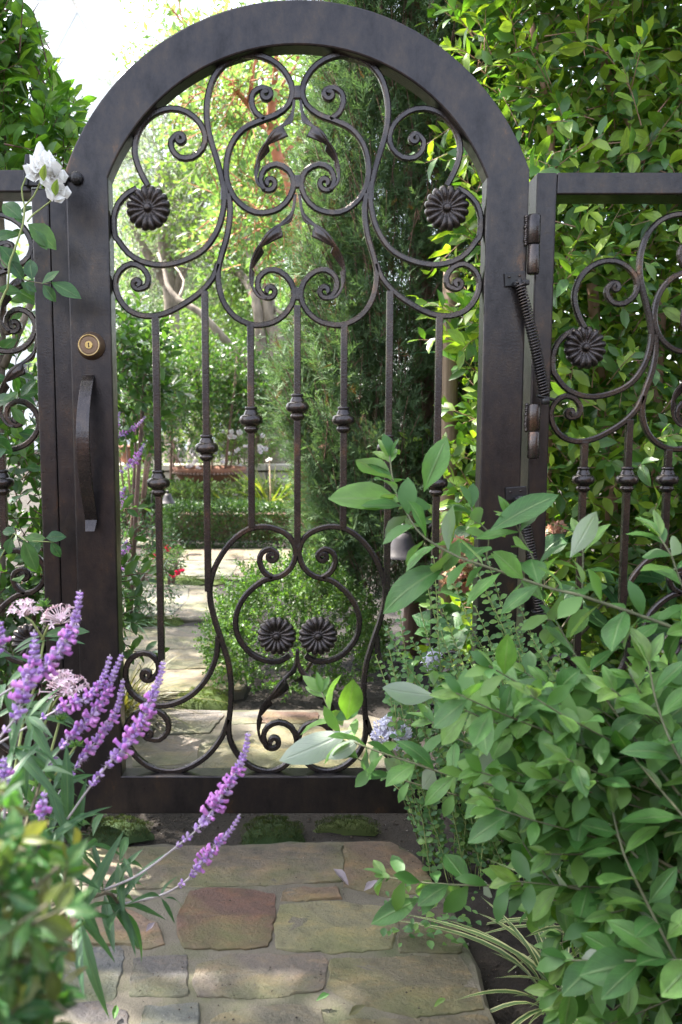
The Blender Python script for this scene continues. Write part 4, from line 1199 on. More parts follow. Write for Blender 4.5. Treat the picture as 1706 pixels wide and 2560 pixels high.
hedge('box_hedge', 'shaded clipped hedge end behind the path lamp with the blue grey shade', PD(262, 1250, 7.6).x, PD(398, 1250, 7.6).x, a2.y, a2.y + .4, PD(300, 1245, 7.6).z, 6500, L_BOX, .026, 83)
# raised pond coping and fountain bowl
DW = 8.8
b0, b1 = PD(240, 1178, DW), PD(880, 1178, DW); zt = PD(600, 1162, DW).z
cop = empty('pond_wall', ((b0.x + b1.x) / 2, b0.y, 0), 'low wall of pale stone blocks with flat coping behind the fountain bowl', 'wall')
nb = 9
for k in range(nb):
    xa, xb = b0.x + (b1.x - b0.x) * k / nb, b0.x + (b1.x - b0.x) * (k + 1) / nb
    link('coping_stone', Bag().box(((xa + xb) / 2, b0.y + .18, zt - .03), (xb - xa - .008, .38, .06), bev=.006).mesh('coping'), PALESTONE, cop)
    link('wall_block', Bag().box(((xa + xb) / 2, b0.y + .2, (zt - .06) / 2 - .02), (xb - xa - .01, .32, zt - .06), bev=.004).mesh('block'), PALESTONE, cop)
DBW = 8.2
cb = PD(525, 1168, DBW); rb = (PD(618, 1168, DBW).x - PD(432, 1168, DBW).x) / 2
bowl = empty('fountain_bowl', (cb.x, cb.y, 0), 'wide terracotta fountain bowl with beaded dark rim on a stone pedestal', 'fountain')
link('bowl', Bag().lathe([(.1, cb.z - .22), (rb * .5, cb.z - .2), (rb * .85, cb.z - .1), (rb * .96, cb.z - .04), (rb, cb.z), (rb * .95, cb.z), (rb * .8, cb.z - .08), (.01, cb.z - .16)], 48, Matrix.Translation((cb.x, cb.y, 0))).mesh('bowl', True), TERRA, bowl)
B = Bag()
for k in range(60):
    an = 2 * math.pi * k / 60
    B.lathe([(.002, -.016), (.014, -.008), (.016, 0), (.012, .01), (.002, .016)], 6, Matrix.Translation((cb.x + math.cos(an) * rb * .97, cb.y + math.sin(an) * rb * .97, cb.z - .05)))
link('beaded_rim', B.mesh('beads', True), BARK_BROWN, bowl)
link('pedestal', Bag().lathe([(.16, -.06), (.16, .02), (.10, .06), (.08, .2), (.1, cb.z - .24), (.16, cb.z - .2)], 20, Matrix.Translation((cb.x, cb.y, 0))).mesh('pedestal', True), PALESTONE, bowl)
pc = PD(285, 1150, 8.0)
pot = empty('terracotta_pot', (pc.x, pc.y, 0), 'round terracotta pot standing on pale stone behind the purple sage', 'pot')
link('pot_body', Bag().lathe([(.1, zt), (.16, zt + .05), (.2, zt + .14), (.2, zt + .18), (.18, zt + .18), (.15, zt + .1)], 24, Matrix.Translation((pc.x, b0.y + .2, 0))).mesh('pot', True), TERRA, pot)
link('pot_rim', Bag().lathe([(.2, zt + .165), (.215, zt + .17), (.215, zt + .2), (.19, zt + .2)], 24, Matrix.Translation((pc.x, b0.y + .2, 0))).mesh('rim', True), TERRA, pot)
# rose bush with pale blooms
PETAL_W = leaf_mat('white_petal', [(0.72, 0.66, 0.68), (0.78, 0.74, 0.76), (0.8, 0.78, 0.76), (0.75, 0.62, 0.67)], .3, .6, (1, 1, 1), noise_amt=.05)
T_PETAL = [leaf_tpl(3, 1, .85, .65, 2.0, -.25, -.25, seed=i) for i in range(2)]
def bloom(root, c, R, mat, rg, face=(0, -1, .5), rings=((5, .35, 1.0), (5, .75, .85), (4, 1.1, .6)), name='bloom'):
    f = unit(np.array(face, float) + rg.normal(size=3) * .35)
    u = unit(np.cross(f, np.array([.3, .2, .9]))); w = np.cross(f, u)
    P_, D_, N_, S_ = [], [], [], []
    for nn, el, sc in rings:
        for k in range(nn):
            a = 2 * math.pi * (k + rg.uniform(-.15, .15)) / nn + el * 3
            rad = u * math.cos(a) + w * math.sin(a)
            d = rad * math.cos(el) + f * math.sin(el)
            P_.append(c); D_.append(d); N_.append(f * math.cos(el) - rad * math.sin(el)); S_.append(R * sc * rg.uniform(.85, 1.1))
    P_, D_, N_, S_ = map(np.array, (P_, D_, N_, S_))
    D_, N_ = frames(D_, N_)
    o = link(name, cloud_mesh(name, P_ - c, D_, N_, S_, T_PETAL, True, rg), mat, root, tuple(c))
    return o
rgr = np.random.default_rng(91)
rb_ = shrub('rose_bush', 'sunlit rose bush covered in small white and pink blooms behind the bowl', PD(520, 1110, 8.9), (.75, .45, .3), 420, 8, .16, .05, L_BRIGHT, T_OVAL, 90)
for k in range(46):
    px, py = rgr.uniform(395, 690), rgr.uniform(1080, 1172)
    if 450 < px < 560 and py < 1110 and rgr.random() < .5: continue
    bloom(rb_, np.array(PD(px, py, rgr.uniform(8.25, 8.5))), rgr.uniform(.022, .042), PETAL_W, rgr)
# plants between hedge and bowl
STRAP = [leaf_tpl(6, 1, .05, .5, 1.0, .3, bn, seed=i) for i, bn in enumerate((.2, .45, .8))]
L_STRAP = leaf_mat('strap_leaf', [(0.09, 0.13, 0.02), (0.13, 0.17, 0.03), (0.17, 0.17, 0.05), (0.07, 0.12, 0.03)], .4, .5)
def strap_clump(name, label, base, n, length, mat, seed, tpls=STRAP, parts=0, spread=.5, cat='plant', group=None, rest='blades', nm='blade'):
    rg = np.random.default_rng(seed)
    root = empty(name, tuple(base), label, cat, group)
    a = rg.uniform(0, 6.28, n); sp = rg.uniform(.1, spread, n) ** .8
    d = np.stack([np.cos(a) * sp, np.sin(a) * sp, np.sqrt(np.clip(1 - sp ** 2, .1, 1))], 1)
    pos = np.array(base) + np.stack([np.cos(a), np.sin(a), 0 * a], 1) * rg.uniform(0, .05, (n, 1))
    nn = np.stack([-np.cos(a) * .9, -np.sin(a) * .9, sp * 1.0 + .2], 1)
    # blades arch outward: upper side looks up and outward
    foliage(root, pos, d, nn, length * rg.uniform(.6, 1.15, n), tpls, mat, parts, name=nm, rest=rest, rg=rg)
    return root
g0 = G(676, 1300); D7 = a.y + DIST + .75
strap_clump('day_lily', 'clump of long yellow green strap leaves behind the clipped hedge', tuple(up_from(676, 1250, D7, .18)), 46, .55, L_STRAP, 101, parts=30)
strap_clump('day_lily', 'smaller tuft of arching pale strap leaves left of the tall clump', tuple(up_from(585, 1250, D7, .15)), 36, .4, L_STRAP, 102, parts=20)
stk = up_from(674, 1250, D7 - .05, .1); tp = PD(674, 1152, D7 - .05)
dl = empty('seed_stalk', tuple(stk), 'thin dry flower stalk with withered head standing among strap leaves', 'stalk')
DRY = bark_mat('dry_stalk', (0.3, .2, .12), (.42, .3, .19), 20, (1, 1, 1), .1)
link('stalk', Bag().tube([stk, (stk + tp) / 2 + Vector((.01, 0, 0)), tp], [.008, .007, .005], 6).mesh('stalk', True), DRY, dl)
bloom(dl, np.array(tp), .035, PETAL_W, rgr, (0, 0, 1), name='withered_head')
for i, (px, py, dd, r, mt, lab) in enumerate(((345, 1222, 7.9, (.22, .2, .14), L_YEL, 'bright lime green leafy plant below the pale wall'), (480, 1245, 7.7, (.3, .2, .12), L_BRIGHT, 'soft green ground plant behind hedge below the fountain bowl'),
    (600, 1240, 7.8, (.3, .2, .12), L_BRIGHT, 'leafy green plant behind hedge beneath the strap leaves'), (730, 1235, 7.8, (.3, .2, .14), L_BRIGHT, 'leafy green plant behind hedge next to the cypress'), (450, 1225, 8.0, (.25, .2, .1), L_DARK, 'dark low plant in the shade of the fountain bowl'))):
    shrub('border_plant', lab, PD(px, py, dd), r, 170, 8, .12, .05, mt, T_OVAL, 110 + i, cat='plant', stems=4)
# ================================================================== CYPRESS, STAKE, FICUS HEDGE, UPPER LEFT TREE
def spray_tpl(seed):
    """flat feathery spray of tapering scale-leaf shoots"""
    rg = np.random.default_rng(seed)
    V, F = [], []
    def shoot(p0, p1, w):
        p0, p1 = np.array(p0), np.array(p1); t = p1 - p0; nr = np.array([-t[1], t[0], 0]); nr /= np.linalg.norm(nr)
        b = len(V); V.extend([p0 - nr * w * 1.2, p0 + t * .3 + nr * w * 1.5, p1]); F.append((b, b + 1, b + 2))
    shoot((0, 0, 0), (1, 0, -.08), .03)
    for k in range(6):
        t = .08 + k * .15; s_ = 1 if k % 2 else -1
        L = .5 * (1 - t * .4) * rg.uniform(.8, 1.2)
        shoot((t, 0, -.08 * t), (t + L * .85, s_ * L * .5, -.08 * t + rg.uniform(-.16, .18)), .03)
    return np.array(V), np.array(F), None
SPRAYS = [spray_tpl(i) for i in range(5)]
L_CYP = leaf_mat('cypress_scale', [(0.06, 0.112, 0.05), (0.088, 0.15, 0.066), (0.125, 0.19, 0.08), (0.08, 0.142, 0.07)], .3, .75, (1.1, 1.2, .65), noise_amt=.3)
L_CYPB = leaf_mat('dead_cypress_spray', [(0.10, 0.055, 0.03), (0.16, 0.08, 0.045), (0.08, 0.05, 0.03), (0.12, 0.07, 0.05)], .2, .8)
rgc = np.random.default_rng(140)
DC = 3.75
tb = up_from(1040, 1300, DC, -.05)
cyp = empty('cypress_tree', tuple(tb), 'tall dense cypress with feathery dark green sprays and brown trunks behind gate', 'tree')
limbs(cyp, [[tb, PD(1050, 1200, DC), PD(1056, 800, DC), PD(1040, 400, DC), Vector((.5, DC - DIST, 3.2)), Vector((.5, DC - DIST, 5.0))],
            [PD(1085, 1350, DC), PD(1082, 1100, DC - .08), PD(1062, 880, DC - .12), PD(1070, 640, DC - .1), PD(1050, 470, DC - .05), PD(1045, 300, DC)],
            [PD(985, 1200, DC - .1), PD(960, 900, DC - .1), PD(930, 640, DC), PD(930, 300, DC)], [PD(1120, 1100, DC), PD(1105, 760, DC), PD(1110, 350, DC)]],
      [(.055, .02), (.034, .02), (.02, .012), (.02, .012)], BARK_BROWN)
# sprays on many small ascending branchlets, clumped
nb = 2600
zz = rgc.uniform(.25, 3.6, nb); th = rgc.uniform(0, 6.28, nb)
# centre line and radius from the outline in the photograph
cx = np.interp(zz, [.2, .6, 1.0, 1.6, 2.2, 3.6], [.44, .43, .43, .45, .50, .52])
rr = np.interp(zz, [.2, .6, 1.0, 1.6, 2.2, 3.6], [.34, .40, .42, .42, .40, .30]) * (1 + .10 * np.sin(zz * 7 + th * 2))
rad = rr * (1 - .55 * rgc.random(nb) ** 1.5)
bpos = np.stack([cx + rad * np.cos(th), (DC - DIST) + rad * np.sin(th) * .95, zz], 1)
bdir = unit(np.stack([np.cos(th) * .55, np.sin(th) * .55, np.full(nb, .9)], 1) + rgc.normal(size=(nb, 3)) * .2)
# thin the side where the bare trunks show
px, dep = project(bpos)
hole = (px[:, 0] > 1020) & (px[:, 0] < 1130) & (px[:, 1] > 420) & (px[:, 1] < 1180) & (bpos[:, 1] < DC - DIST)
keep = ~(hole & (rgc.random(nb) < .35))
bpos, bdir = bpos[keep], bdir[keep]
P_, D_, N_, S_ = twig_leaves(np.repeat(bpos, 3, 0) + rgc.normal(size=(len(bpos) * 3, 3)) * .035, np.repeat(bdir, 3, 0) + rgc.normal(size=(len(bpos) * 3, 3)) * .3, rgc.uniform(.10, .2, len(bpos) * 3), 13, spread=.75, droop=-.1, base_size=.062, rg=rgc, up=.2, nrand=.9)
S_ = S_ * rgc.uniform(.75, 1.2, len(S_))
brown = rgc.random(len(P_)) < .05
foliage(cyp, P_[~brown], D_[~brown], N_[~brown], S_[~brown], SPRAYS, L_CYP, rest='crown', rg=rgc)
foliage(cyp, P_[brown], D_[brown], N_[brown], S_[brown], SPRAYS, L_CYPB, rest='dead_sprays', rg=rgc)
add_twigs(cyp, bpos, bdir, np.full(len(bpos), .2), .004, BARK_BROWN, -.1)
# second conifer higher up behind, above the arch
# ---- wooden stake with a green tie
DS = 3.15
WOOD, nt, b, _ = new_mat('stake_wood')
n1 = noise(nt, 12, 6, .6, None, (6, 6, .5)); r = ramp(nt, n1.outputs['Fac'], [(.3, (.13, .085, .055)), (.55, (.22, .15, .10)), (.75, (.28, .20, .14))])
nt.links.new(r.outputs[0], b.inputs['Base Color']); b.inputs['Roughness'].default_value = .75; bump(nt, n1.outputs['Fac'], .3, .004, b)
sb, st_ = up_from(1122, 1200, DS, -.05), PD(1128, 650, DS)
stake = empty('wooden_stake', tuple(sb), 'round pale wooden stake with green tie supporting the cypress', 'stake')
link('pole', Bag().tube([sb, PD(1124, 1100, DS), PD(1126, 800, DS), st_], [.031, .031, .030, .029], 16).mesh('pole', True), WOOD, stake)
GREEN_TIE, nt, b, _ = new_mat('green_tie'); b.inputs['Base Color'].default_value = (.03, .12, .04, 1); b.inputs['Roughness'].default_value = .4
tc = PD(1126, 880, DS)
B = Bag(); B.tube([tc + Vector((math.cos(a) * .033, math.sin(a) * .033, .003 * math.sin(a))) for a in np.linspace(0, 6.283, 25)], .0028, 6, False)
B.tube([tc + Vector((-.033, 0, 0)), tc + Vector((-.1, .15, .01)), tc + Vector((-.17, .35, .0))], .0028, 6)
link('tie', B.mesh('tie', True), GREEN_TIE, stake)
# ---- ficus hedge on the right
T_FICUS = [leaf_tpl(3, 1, w, .45, .9, .14, bn, seed=i) for i, (w, bn) in enumerate(((.42, .12), (.46, .28), (.38, .02), (.44, .4)))]
T_FICUS_P = [leaf_tpl(6, 2, w, .45, .9, .12, bn, .12, seed=i) for i, (w, bn) in enumerate(((.42, .12), (.46, .28), (.38, .02), (.44, .4)))]
FIC_COLS = [(0.055, 0.13, 0.035), (0.075, 0.17, 0.04), (0.115, 0.22, 0.05), (0.20, 0.31, 0.05), (0.30, 0.41, 0.065), (0.09, 0.19, 0.045)]
L_FICUS = leaf_mat('ficus_leaf', FIC_COLS, .42, .36, (1.4, 1.5, .35), noise_amt=.15)
L_FICUS_V = leaf_mat('ficus_leaf_veined', FIC_COLS, .42, .34, (1.4, 1.5, .35), vein=(.14, .2, .06), noise_amt=.12)
rgf = np.random.default_rng(150)
fic = empty('ficus_hedge', (1.1, .95, -.03), 'tall hedge of glossy pointed green leaves with lime tips behind the hinge side fence', 'hedge')
nt_ = 4600
x = rgf.uniform(.42, 2.3, nt_); z = rgf.uniform(.1, 3.3, nt_)
front = np.where(x < .75, .75, .62) + .12 * np.sin(x * 6 + 1) * np.sin(z * 5) + .05 * np.sin(z * 13 + x * 11)
y = front + rgf.random(nt_) ** 1.3 * .75
# left end of the hedge is a face too
edge = rgf.random(nt_) < .05
x = np.where(edge, .58 + rgf.uniform(0, .1, nt_), x); y = np.where(edge, rgf.uniform(.75, 1.7, nt_), y)
ok = (x > .56 + .06 * np.sin(z * 4))
px, dep = project(np.stack([x, y, z], 1))
ok &= ~((px[:, 0] < 1172))
st = np.stack([x, y, z], 1)[ok]; T_ = len(st)
dv = unit(np.stack([rgf.normal(-.1, .55, T_), rgf.normal(-.55, .4, T_), rgf.normal(.35, .45, T_)], 1))
Lw = rgf.uniform(.12, .26, T_)
P_, D_, N_, S_ = twig_leaves(st, dv, Lw, 8, spread=.85, droop=.12, base_size=.08, rg=rgf, up=.75, nrand=.5, size=(.65, 1.15), face=(0, -.5, 0))
ok = P_[:, 1] > .19
foliage(fic, P_[ok], D_[ok], N_[ok], S_[ok], T_FICUS, L_FICUS_V, 300, rg=rgf, part_tpls=T_FICUS_P, cell=16)
add_twigs(fic, st, dv, Lw, .0022, BARK_FICUS, .12)
for pts, r0, r1 in (([(1500, -120), (1490, 40), (1497, 130), (1540, 240), (1590, 330), (1600, 460)], .02, .016), ([(1330, 60), (1338, 110), (1350, 180), (1365, 240)], .010, .008),
                    ([(1560, 170), (1590, 200), (1620, 250)], .006, .004), ([(1640, 760), (1690, 800), (1740, 850)], .012, .012), ([(1530, 1300), (1520, 1120), (1500, 950), (1480, 700)], .022, .018),
                    ([(1650, 1300), (1648, 1210), (1640, 1000), (1655, 700)], .024, .02), ([(1360, 1300), (1370, 1000), (1360, 700), (1380, 300)], .02, .014)):
    dd = 2.86
    p = spline([tuple(PD(a_, b_, dd)) for a_, b_ in pts], .05)
    link('branch', Bag().tube([Vector(q_) for q_ in p], list(np.linspace(r0, r1, len(p))), 8).mesh('branch', True), BARK_FICUS, fic)
# deeper leaves that close the hedge
nd_ = 2600
st = np.stack([rgf.uniform(.66, 2.6, nd_), rgf.uniform(1.15, 1.75, nd_), rgf.uniform(.0, 3.6, nd_)], 1)
dv = unit(rgf.normal(size=(nd_, 3)) + np.array([0, -.3, .3]))
P_, D_, N_, S_ = twig_leaves(st, dv, rgf.uniform(.15, .3, nd_), 8, base_size=.095, rg=rgf, up=.4, nrand=.6, face=(0, -.5, 0))
foliage(fic, P_, D_, N_, S_, T_OVAL, L_FICUS, rest='inner_foliage', rg=rgf)
# ---- upper left broad leaved tree behind the fence
L_CIT = leaf_mat('broad_glossy_leaf', [(0.06, 0.14, 0.035), (0.085, 0.185, 0.045), (0.13, 0.24, 0.055), (0.23, 0.35, 0.07)], .55, .3, (1.35, 1.5, .35), vein=(.15, .22, .07), noise_amt=.12)
T_CIT = [leaf_tpl(6, 2, w, .42, .8, .12, bn, wv, seed=i) for i, (w, bn, wv) in enumerate(((.40, .15, .1), (.46, .35, .15), (.36, .05, .1), (.42, .5, .2)))]
T_CIT0 = [leaf_tpl(4, 1, w, .42, .8, .12, bn, wv, seed=i) for i, (w, bn, wv) in enumerate(((.40, .15, .1), (.46, .35, .15), (.36, .05, .1)))]
rgl = np.random.default_rng(160)
DL = 2.55
lt_ = empty('broad_leaved_tree', (-.95, DL - DIST, -.03), 'small tree with large glossy pointed leaves above the latch side fence', 'tree')
base = Vector((-.95, DL - DIST, -.05))
limbs(lt_, [[base, Vector((-.93, .6, .9)), Vector((-.9, .62, 1.5)), Vector((-.92, .65, 2.0))], [Vector((-.9, .6, 1.2)), Vector((-.7, .58, 1.6)), Vector((-.58, .56, 1.8))], [Vector((-.88, .6, 1.3)), Vector((-1.1, .7, 1.9)), Vector((-1.2, .7, 2.5))]],
      [(.03, .008), (.012, .005), (.014, .006)], BARK_GREY)
nt_ = 900
px = rgl.uniform(-420, 230, nt_); py = rgl.uniform(-500, 430, nt_)
lim = np.interp(py, [-500, 0, 60, 190, 260, 430], [-40, 60, 115, 165, 215, 175])
ok = px < lim
dd = rgl.uniform(2.25, 2.95, nt_)
st = np.array([tuple(PD(a_, b_, c_)) for a_, b_, c_ in zip(px, py, dd)])[ok]; T_ = len(st)
cen = np.array([-.95, .6, 1.55])
dv = unit(unit(st - cen) * .8 + rgl.normal(size=(T_, 3)) * .4 + np.array([.05, -.25, .15]))
Lw = rgl.uniform(.10, .2, T_)
P_, D_, N_, S_ = twig_leaves(st - dv * .12, dv, Lw, 7, spread=.85, droop=.15, base_size=.088, rg=rgl, up=.8, nrand=.5, size=(.6, 1.15), face=(0, -.5, 0))
pp, _d = project(P_ + D_ * S_[:, None])
ok = (P_[:, 1] > .13) & (pp[:, 0] < np.interp(pp[:, 1], [-500, 0, 60, 170, 210, 430], [0, 70, 120, 165, 285, 215]))
foliage(lt_, P_[ok], D_[ok], N_[ok], S_[ok], T_CIT0, L_CIT, 300, rg=rgl, cell=14, part_tpls=T_CIT)
add_twigs(lt_, st - dv * .12, dv, Lw, .0028, BARK_BROWN, .15)

# ---- unseen tree added above the frame to shade the gate and dapple the path
tree('added_shade_tree', 'unseen tree added over the gate to shade it and dapple the path', [
    [Vector((-3.3, .2, -.1)), Vector((-3.2, .3, 1.6)), Vector((-2.8, .7, 3.2)), Vector((-2.1, 1.2, 4.4))], [Vector((-2.9, .6, 2.9)), Vector((-2.2, .9, 3.9)), Vector((-1.3, 1.3, 4.6))], [Vector((-3.0, .5, 2.6)), Vector((-3.1, 1.8, 3.8)), Vector((-3.1, 3.6, 4.6))]],
    [(.17, .06), (.08, .03), (.08, .03)], BARK_GREY,
    [dict(center=(-1.75, .85, 4.6), radii=(2.1, 1.6, .8), n_twigs=900, k=10, tl=.4, leaf=.12, lumps=16), dict(center=(-3.2, 3.9, 4.8), radii=(1.3, 2.1, .8), n_twigs=420, k=10, tl=.4, leaf=.12, lumps=10)], L_BRIGHT, T_OVAL, 300)
# ================================================================== MIDDLE PLANTS
STEM_G = bark_mat('green_stem', (0.07, 0.10, 0.03), (0.13, 0.17, 0.06), 20, (1, 1, .3), .1)
STEM_Y = bark_mat('yellow_green_stem', (0.16, 0.20, 0.06), (0.24, 0.28, 0.10), 20, (1, 1, .3), .1)
STEM_B = bark_mat('brown_grey_stem', (0.08, 0.075, 0.045), (0.14, 0.12, 0.08), 30, (1, 1, .3), .2)
STEM_P = bark_mat('pale_fuzzy_stem', (0.26, 0.23, 0.24), (0.40, 0.36, 0.37), 30, (1, 1, .3), .2)
# ---- mound of tiny leaves behind the gate
L_MOUND = leaf_mat('tiny_leaf', [(0.045, 0.11, 0.025), (0.07, 0.15, 0.035), (0.10, 0.19, 0.045), (0.14, 0.23, 0.06)], .42, .42)
rgm = np.random.default_rng(170)
DM = 3.35
mc = PD(745, 1600, DM)
mound = empty('leafy_mound', (mc.x, mc.y, -.03), 'rounded mound of tiny fresh green leaves spilling over the path inside the gate', 'shrub')
n = 1350
v = unit(np.stack([rgm.normal(size=n), rgm.normal(size=n), np.abs(rgm.normal(size=n)) * .9 + .02], 1))
R = np.array([(PD(1000, 1600, DM).x - PD(490, 1600, DM).x) / 2, .36, PD(745, 1372, DM).z])
lump = 1 + .10 * np.sin(v[:, 0] * 7 + 1) * np.sin(v[:, 1] * 6) + .07 * np.sin(v[:, 0] * 15 + v[:, 2] * 11)
st = np.array([mc.x, mc.y, 0.0]) + v * R * (lump * rgm.uniform(.66, 1.0, n) ** .7)[:, None] * .9
dv = unit(v * .8 + np.array([0, 0, .5]) + rgm.normal(size=(n, 3)) * .45)
Lw = rgm.uniform(.05, .11, n)
P_, D_, N_, S_ = twig_leaves(st, dv, Lw, 14, spread=1.0, droop=.1, base_size=.0175, rg=rgm, up=.7, nrand=.6, opposite=True, face=(0, -.3, 0))
ok = P_[:, 2] > -.01
foliage(mound, P_[ok], D_[ok], N_[ok], S_[ok], T_ROUND, L_MOUND, 300, rg=rgm, cell=8)
add_twigs(mound, st, dv, Lw, .0012, STEM_G)
for k in range(5):
    a = k * 1.3; link('stem', Bag().tube([Vector((mc.x, mc.y, -.05)), Vector((mc.x + math.cos(a) * .1, mc.y + math.sin(a) * .08, .12)), Vector((mc.x + math.cos(a) * .22, mc.y + math.sin(a) * .16, .25))], [.008, .006, .003], 6).mesh('stem', True), STEM_B, mound)
# sage shrub inside at the latch side with violet spikes
L_SAGE = leaf_mat('sage_leaf', [(0.03, 0.08, 0.035), (0.05, 0.11, 0.045), (0.07, 0.14, 0.06), (0.04, 0.1, 0.05)], .35, .5)
VIOLET = leaf_mat('violet_floret', [(0.36, 0.19, 0.56), (0.44, 0.25, 0.62), (0.52, 0.35, 0.66), (0.60, 0.46, 0.68)], .3, 1.0, (1.1, .9, 1.1), noise_amt=.25, fuzz=.6, spec=.1)
VIOLET_P = leaf_mat('pink_violet_corolla', [(0.56, 0.22, 0.62), (0.64, 0.27, 0.66), (0.70, 0.33, 0.68)], .3, .9, (1.1, .9, 1.1), noise_amt=.2, fuzz=.3, spec=.15)
shr = shrub('sage_shrub', 'bushy grey green sage with violet flower spikes inside the gate by the latch stile', PD(318, 1400, 4.4), (.24, .22, .30), 330, 9, .12, .032, L_SAGE, T_NARROW + T_OVAL, 171, nparts=60, stems=6)
FUZZ = leaf_mat('velvet_hair', [(0.52, 0.36, 0.66), (0.62, 0.48, 0.72), (0.7, 0.6, 0.76)], .4, .9, (1, 1, 1), noise_amt=0)
def floret_mesh(seed, big=False):
    rg = np.random.default_rng(seed)
    prof = [(.02, 0), (.17, .12), (.27, .35), (.28, .6), (.2, .9), (.05, 1.12)] if not big else [(.02, 0), (.18, .1), (.26, .4), (.24, .8), (.30, 1.2), (.36, 1.5), (.22, 1.62), (.02, 1.6)]
    V, F = [], []; nn = 7
    for r, h in prof:
        for k in range(nn):
            a = 2 * math.pi * k / nn
            rr = r * (1 + rg.uniform(-.3, .3))
            V.append((h, rr * math.cos(a), rr * math.sin(a) + h * h * .08))
    for i in range(len(prof) - 1):
        for k in range(nn): F.append((i * nn + k, i * nn + (k + 1) % nn, (i + 1) * nn + (k + 1) % nn, (i + 1) * nn + k))
    return mesh_pd('floret', V, F, True)
FLORETS = [floret_mesh(i) for i in range(3)]; COROLLA = [floret_mesh(9 + i, True) for i in range(2)]
for m_ in FLORETS: m_.materials.append(VIOLET)
for m_ in COROLLA: m_.materials.append(VIOLET_P)
def place(mesh, name, parent, p, d, n, s):
    d = Vector(d).normalized(); n = Vector(n); n = (n - d * n.dot(d)).normalized(); b = n.cross(d)
    o = bpy.data.objects.new(name, mesh); COL.objects.link(o); o.parent = parent
    M = Matrix(((d.x, b.x, n.x), (d.y, b.y, n.y), (d.z, b.z, n.z))).to_4x4()
    o.matrix_basis = Matrix.Translation(Vector(p) - wloc(parent)) @ M @ Matrix.Diagonal((s, s, s, 1))
    return o
def flower_spike(root, pts, dist, size, rg, frac=.6, mat=STEM_P, r=.0022, open_frac=(.25, .6), gap=.85, label=None):
    """pts from tip to foot (picture px) or 3D points; whorls of florets on the top part"""
    P3 = [Vector(q) if len(q) == 3 else PD(q[0], q[1], dist) for q in pts]
    path = spline([tuple(q) for q in P3], .006)
    n = len(path)
    rad = np.linspace(.35, 1.0, n) * r
    sp = link('flower_spike', Bag().tube([Vector(q) for q in path], list(rad), 6).mesh('flower_spike', True), mat, root)
    seg = np.linalg.norm(np.diff(path, axis=0), axis=1); cum = np.concatenate([[0], np.cumsum(seg)]); tot = cum[-1] * frac
    t = .002; hairs = []
    while t < tot:
        i = min(np.searchsorted(cum, t), n - 2)
        c = path[i]; ax = unit(path[max(i - 2, 0)] - path[min(i + 2, n - 1)])
        u = t / tot
        s = size * (.45 + .75 * min(1, u * 2.2)) * (1 - .35 * max(0, u - .65) / .35)
        k = 6 if u < .75 else 3
        ph = rg.uniform(0, 6.28)
        a1 = unit(np.cross(ax, np.array([.2, .9, .3]))); a2 = np.cross(ax, a1)
        for j in range(k):
            an = ph + 6.283 * j / k + rg.uniform(-.3, .3)
            o = a1 * math.cos(an) + a2 * math.sin(an)
            d = o * .85 + ax * .45 + rg.normal(size=3) * .12
            if open_frac[0] < u < open_frac[1] + .1 and rg.random() < .42: place(COROLLA[int(rg.integers(2))], 'corolla', sp, c, o * 1.0 + ax * .1 + rg.normal(size=3) * .15, ax, s * rg.uniform(.8, 1.05))
            else: place(FLORETS[int(rg.integers(3))], 'floret', sp, c, d, ax, s * rg.uniform(.8, 1.2))
        for _h in range(26 if u < .78 else 10):            # velvety hairs
            o = unit(rg.normal(size=3)); q0 = c + o * s * .3 + ax * rg.normal() * s * .3
            hairs.append((q0, unit(o + rg.normal(size=3) * .5), s * rg.uniform(.5, 1.0)))
        t += s * gap * (1 + (1.6 if u > .78 else 0) * rg.random())
    if hairs:
        hp_ = np.array([h_[0] for h_ in hairs]); hd = np.array([h_[1] for h_ in hairs]); hs_ = np.array([h_[2] for h_ in hairs])
        d_, n_ = frames(hd, rg.normal(size=hd.shape))
        fz = link('fuzz', cloud_mesh('fuzz', hp_, d_, n_, hs_, [(np.array([(0, -.05, 0), (0, .05, 0), (1, 0, 0)]), np.array([(0, 1, 2)]), None)], False, rg), FUZZ, sp); fz['kind'] = 'stuff'
    return sp
rgs = np.random.default_rng(172)
for pts, dd, sz in (([(300, 1028), (294, 1060), (285, 1100), (280, 1180)], 4.2, .02), ([(365, 1040), (345, 1062), (315, 1082), (288, 1098), (270, 1150)], 4.2, .02), ([(362, 1108), (350, 1130), (335, 1155), (312, 1172), (285, 1200)], 4.1, .022),
                    ([(316, 1215), (305, 1232), (292, 1255), (285, 1300)], 4.1, .018), ([(318, 1240), (312, 1260), (296, 1280)], 4.1, .018), ([(320, 1348), (310, 1365), (298, 1382), (290, 1420)], 4.0, .018), ([(328, 1362), (315, 1376), (298, 1392)], 4.0, .018), ([(335, 1418), (318, 1420), (300, 1426), (290, 1450)], 3.9, .018)):
    flower_spike(shr, pts, dd, sz * .62, rgs, .8, gap=1.2)
